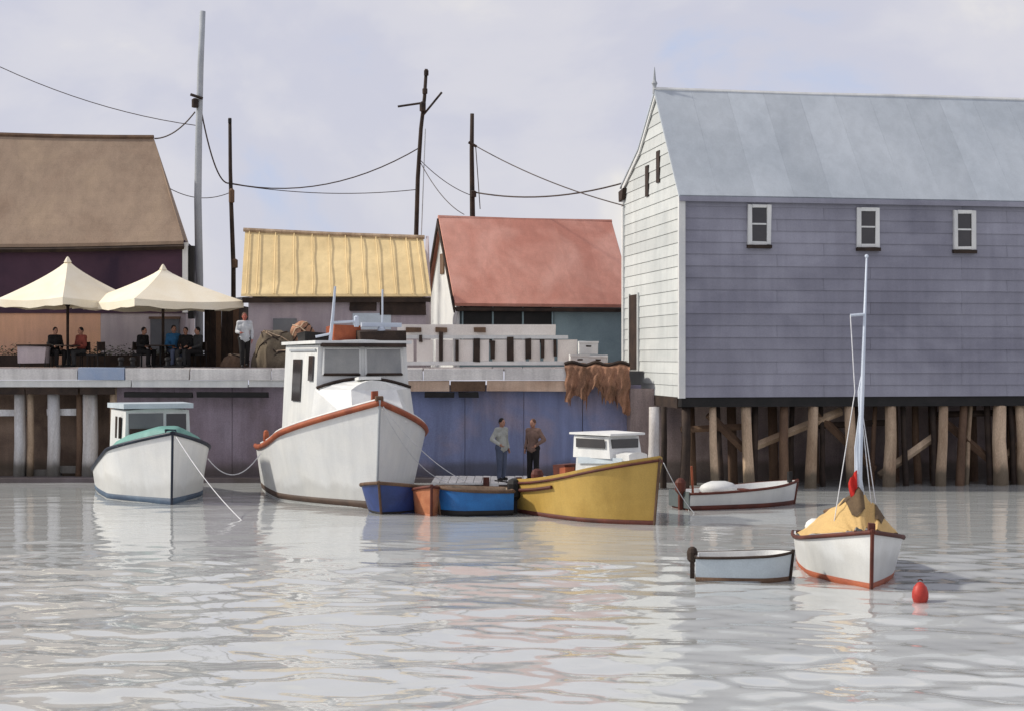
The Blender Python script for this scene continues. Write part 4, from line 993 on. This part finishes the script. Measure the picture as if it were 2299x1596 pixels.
d3, hd3 = dinghy('bright blue dinghy with black outboard left of the mustard boat', 990, 1155, -80, 1.8, 1.2, .74, .64, M_bblue, M_brown, M_tan, M_black, .14, .1, .3, rr=.04)
ob = part('outboard', MB().lathe((-1.9, 0, .35), [(.10, 0), (.18, .1), (.19, .42), (.15, .52), (.05, .56)], 10), M_black, d3)
part('outboard_leg', MB().box((-1.9, 0, .05), (.13, .1, .8)), M_black, ob); part('tiller', MB().tube([(-1.85, 0, .8), (-1.4, -.1, .85)], .02, 6), M_black, ob)
# --- white skiff right of the mustard boat
d4, hd4 = dinghy('white skiff with maroon rails and grey transom, moored before the shed piles', 1782, 1131, 112, 3.5, 1.35, .66, .46, M_whiteboat, M_maroon, M_white, M_maroon, .12, .12, .4)
part('transom_board', MB().box((-3.53, 0, .27), (.03, 1.12, .44)), M_greygreen, d4, label='grey-green transom')
ob = part('outboard', MB().lathe((-3.6, -.2, .42), [(.08, 0), (.14, .08), (.15, .30), (.1, .38), (.04, .42)], 10), M_maroon, d4)
part('outboard_leg', MB().box((-3.6, -.2, .12), (.1, .08, .8)), M_maroon, ob); part('oar', MB().tube([(-3.25, -.25, .3), (-3.35, -.35, 1.15)], .03, 6), M_rust, d4)
part('tarp', MB().ell((-2.3, .1, .5), (.55, .4, .2), 14, 8, 0, .05), M_white, d4, True)
part('bow_post', MB().box((-.12, 0, .75), (.1, .1, .3), j=.01), M_black, d4)
# --- white tender and little sailing boat
d5, hd5 = dinghy('pale grey-white tender with dark outboard beside the little sailing boat', 1772, 1301, 84, 1.68, .85, .52, .44, M_paleblue, M_dark, M_white, M_brown, .07, .06, .3, rr=.022)
ob = part('outboard', MB().lathe((-1.74, 0, .30), [(.05, 0), (.095, .05), (.10, .18), (.075, .25), (.03, .28)], 10), M_dark, d5)
part('outboard_leg', MB().box((-1.74, 0, .05), (.08, .07, .6)), M_dark, ob)
hs = Hull(3.9, 1.78, 1.02, .58, wl=.90, tm=.38, ex=1.6, rake=.08, tr=.8, sp=2.0)
sb = boat('sailing_boat', 'little white sailing boat with tan tarpaulin, bare mast and rust-red waterline in the foreground', 'boat', 1956, 1322, -1, hs, M_whiteboat, M_maroon, M_rust, .10, .035,
          lambda t: hs.sh(t) - .10, M_white, M_maroon)
mz = -.95
mast = part('mast', MB().tube([(mz, -.02, .8), (mz, .0, 2.2), (mz, .06, 4.0), (mz, .12, 5.80)], [.05, .046, .035, .016], 8), M_alu, sb, True)
part('furled_sail', MB().tube([(mz - .02, .02, 1.55), (mz - .02, -.03, 1.9), (mz - .03, -.04, 2.4), (mz - .02, .02, 3.0), (mz - .03, .02, 3.4), (mz - .02, .04, 3.75)], [.07, .065, .055, .04, .055, .012], 8), M_alu, mast, True)
part('spreader', MB().tube([(mz, .08, 4.78), (mz, -.17, 4.76)], .03, 6), M_alu, mast)
for ya, za, yb, zb in ((-.17, 4.76, -.09, 3.4), (-.09, 3.4, -.48, .95), (.10, 5.4, .06, 3.0), (.05, 3.0, .28, 1.4), (.03, 3.0, .20, 1.4)):
    part('stay', MB().tube([(mz, ya, za), (mz, yb, zb)], .009, 5), M_rope, mast)
part('masthead', MB().ell((mz, .12, 5.82), .035, 8, 6), M_alu, mast)
part('boom', MB().tube([(mz - .05, -.0, 1.42), (-3.0, -.25, 1.05)], .04, 8), M_brown, sb)
# tarpaulin: a tent over the boom, its front flap falling to the foredeck
rows = []
for i in range(29):
    t = i / 28; x = -.52 - 2.5 * t
    peak = (1.0 + .66 * (t / .17) if t < .17 else 1.66 - .62 * (t - .17) / .83); tt = min(1, -x / 3.9); half = hs.hb(tt) * (.78 + .14 * min(1, t / .3)); hem = hs.sh(tt) + .02
    row = []
    for k in range(41):
        s = k / 20 - 1; fold = .035 * math.sin(k * .62 + i * .33) + .016 * math.sin(k * 1.25 - i * .5) + .012 * math.sin(i * .9 + k * .2)
        zz = hem + (peak - hem) * (1 - abs(s) ** 1.25) + fold * (1 - abs(s) * .4)
        row.append((x + .05 * math.sin(k * .45), s * half - .05 * t, zz))
    rows.append(row)
tp = part('tarpaulin', MB().grid(rows), M_tarp, sb, True)
rows2 = [[Vector(p) + Vector((.02, 0, .022)) for p in r[12:23]] for r in rows[2:11]]
part('canvas_patch', MB().grid(rows2), M_tarpd, tp, True)
rows3 = [[Vector(p) + Vector((.02, 0, .022)) for p in r[29:35]] for r in rows[2:9]]
part('canvas_patch', MB().grid(rows3), M_tarpd, tp, True)
fl = [[(mz + .04, -.05 - .15 * (k / 6) - .02, 2.0 - .40 * (i / 6) - .12 * (k / 6) + .02 * math.sin(k + i)) for k in range(7)] for i in range(7)]
flm = MB(); flm.grid([[(p[0] + .03 * math.sin(k * 1.5 + i * .5), p[1] * (1 - .5 * abs(i / 6 - .4)), p[2]) for k, p in enumerate(r)] for i, r in enumerate(fl)])
part('pennant', flm, M_redflag, sb, True, label='small red flag hanging at the foot of the mast')
part('bow_cleat', MB().box((.02, 0, 1.08), (.08, .12, .14), j=.01), M_maroon, sb)
part('deck_bag', MB().ell((-2.9, -.45, .78), (.2, .2, .15), 12, 8, 0, .05), M_white, sb, True)

# ------------------------------------------------------------------ float with two people
yf0, yf1 = 44.3, 46.7; fx0, fx1 = X(968, yf0), X(1420, yf0); zf = .46
f = thing('float_dock', 'low white-edged floating dock under the two standing people', 'dock', ((fx0 + fx1) / 2, (yf0 + yf1) / 2, 0))
nn = 24; pm = MB().box((0, 0, 0), ((fx1 - fx0) / nn - .02, yf1 - yf0, .05), j=.003).mesh('plank', M_fascia)
for i in range(nn): inst('plank', pm, f, (fx0 + (fx1 - fx0) * (i + .5) / nn, (yf0 + yf1) / 2, zf - .025 + random.uniform(-.004, .004)))
part('edge_beam', MB().box(((fx0 + fx1) / 2, yf0 - .05, zf - .12), (fx1 - fx0, .09, .2), j=.008), M_white, f)
for c0, c1 in ((985, 1090), (1120, 1210)):
    part('shade_and_fender_strip', MB().box((X((c0 + c1) / 2, yf0), yf0 - .12, zf - .10), (X(c1, yf0) - X(c0, yf0), .05, .07), j=.008), M_dark, f)
for k in range(4): part('pontoon', MB().tube([(fx0 + .6 + k * 1.5, yf0 + .1, .08), (fx0 + .6 + k * 1.5, yf1 - .1, .08)], .26, 10), M_black, f, True)
for c in (1092, 1165): part('mooring_post', MB().tube([(X(c, yf0), yf0 - .2, -.5), (X(c, yf0), yf0 - .2, .62)], .09, 8), M_maroon, f)
person('standing person in grey-green jacket and blue-grey trousers on the float', (X(1126, 45.0), 45.0, zf), R(48), 'stand', C_grey, C_jean, arms=['hip', 'down'], ht=1.03)
person('standing person in brown jacket and black trousers on the float', (X(1197, 44.9), 44.9, zf), R(-35), 'stand', C_brn, C_blk, hair=M_brhair, arms=['down', 'hip'], ht=1.02)

# ------------------------------------------------------------------ buoy and ropes
bp_ = P(2066, 1346, H * F / (1346 - YH)); bp_.z = 0
o = thing('mooring_buoy', 'red mooring buoy floating right of the little sailing boat', 'buoy', bp_)
part('float', MB().lathe(bp_ + Vector((0, 0, -.1)), [(.03, 0), (.10, .04), (.135, .14), (.135, .22), (.105, .32), (.05, .385), (.02, .40)], 18), M_buoy, o, True)
part('eye', MB().tube([bp_ + Vector((.035 * math.cos(a), 0, .31 + .035 * math.sin(a))) for a in np.linspace(0, math.pi, 9)], .010, 6), M_maroon, o)
def rope(label, a, b_, drop, r=.011):
    pts = sag(a, b_, drop); solo('mooring_rope', MB().tube(pts, r, 6), M_rope, label, 'rope', tuple(pts[0]), 'white mooring ropes')
rope('white rope from the small green-decked boat bow down into the water', wpt(lob, (.36, .06, 1.86)), P(548, 1168, H * F / (1168 - YH)) - Vector((0, 0, .05)), .15)
rope('white rope sagging from the big white boat to the small green-decked boat', wpt(lob, hl.pt(.35, 1.1, 1, .02)), wpt(big, hb.pt(.75, 1.2, -1, .03)), .55, .016)
rope('upper white rope from the big boat bow to the float', wpt(big, (.42, .08, 2.72)), (X(1046, 44.4), 44.4, zf + .02), .25)
rope('lower white rope from the big boat bow to the float', wpt(big, (.44, .05, 2.66)), (X(1000, 44.4), 44.4, zf + .02), .35)
rope('white rope from the mustard boat bow towards the white skiff', wpt(yel, (.30, .04, 1.5)), P(1560, 1150, H * F / (1150 - YH)) - Vector((0, 0, .03)), .10)
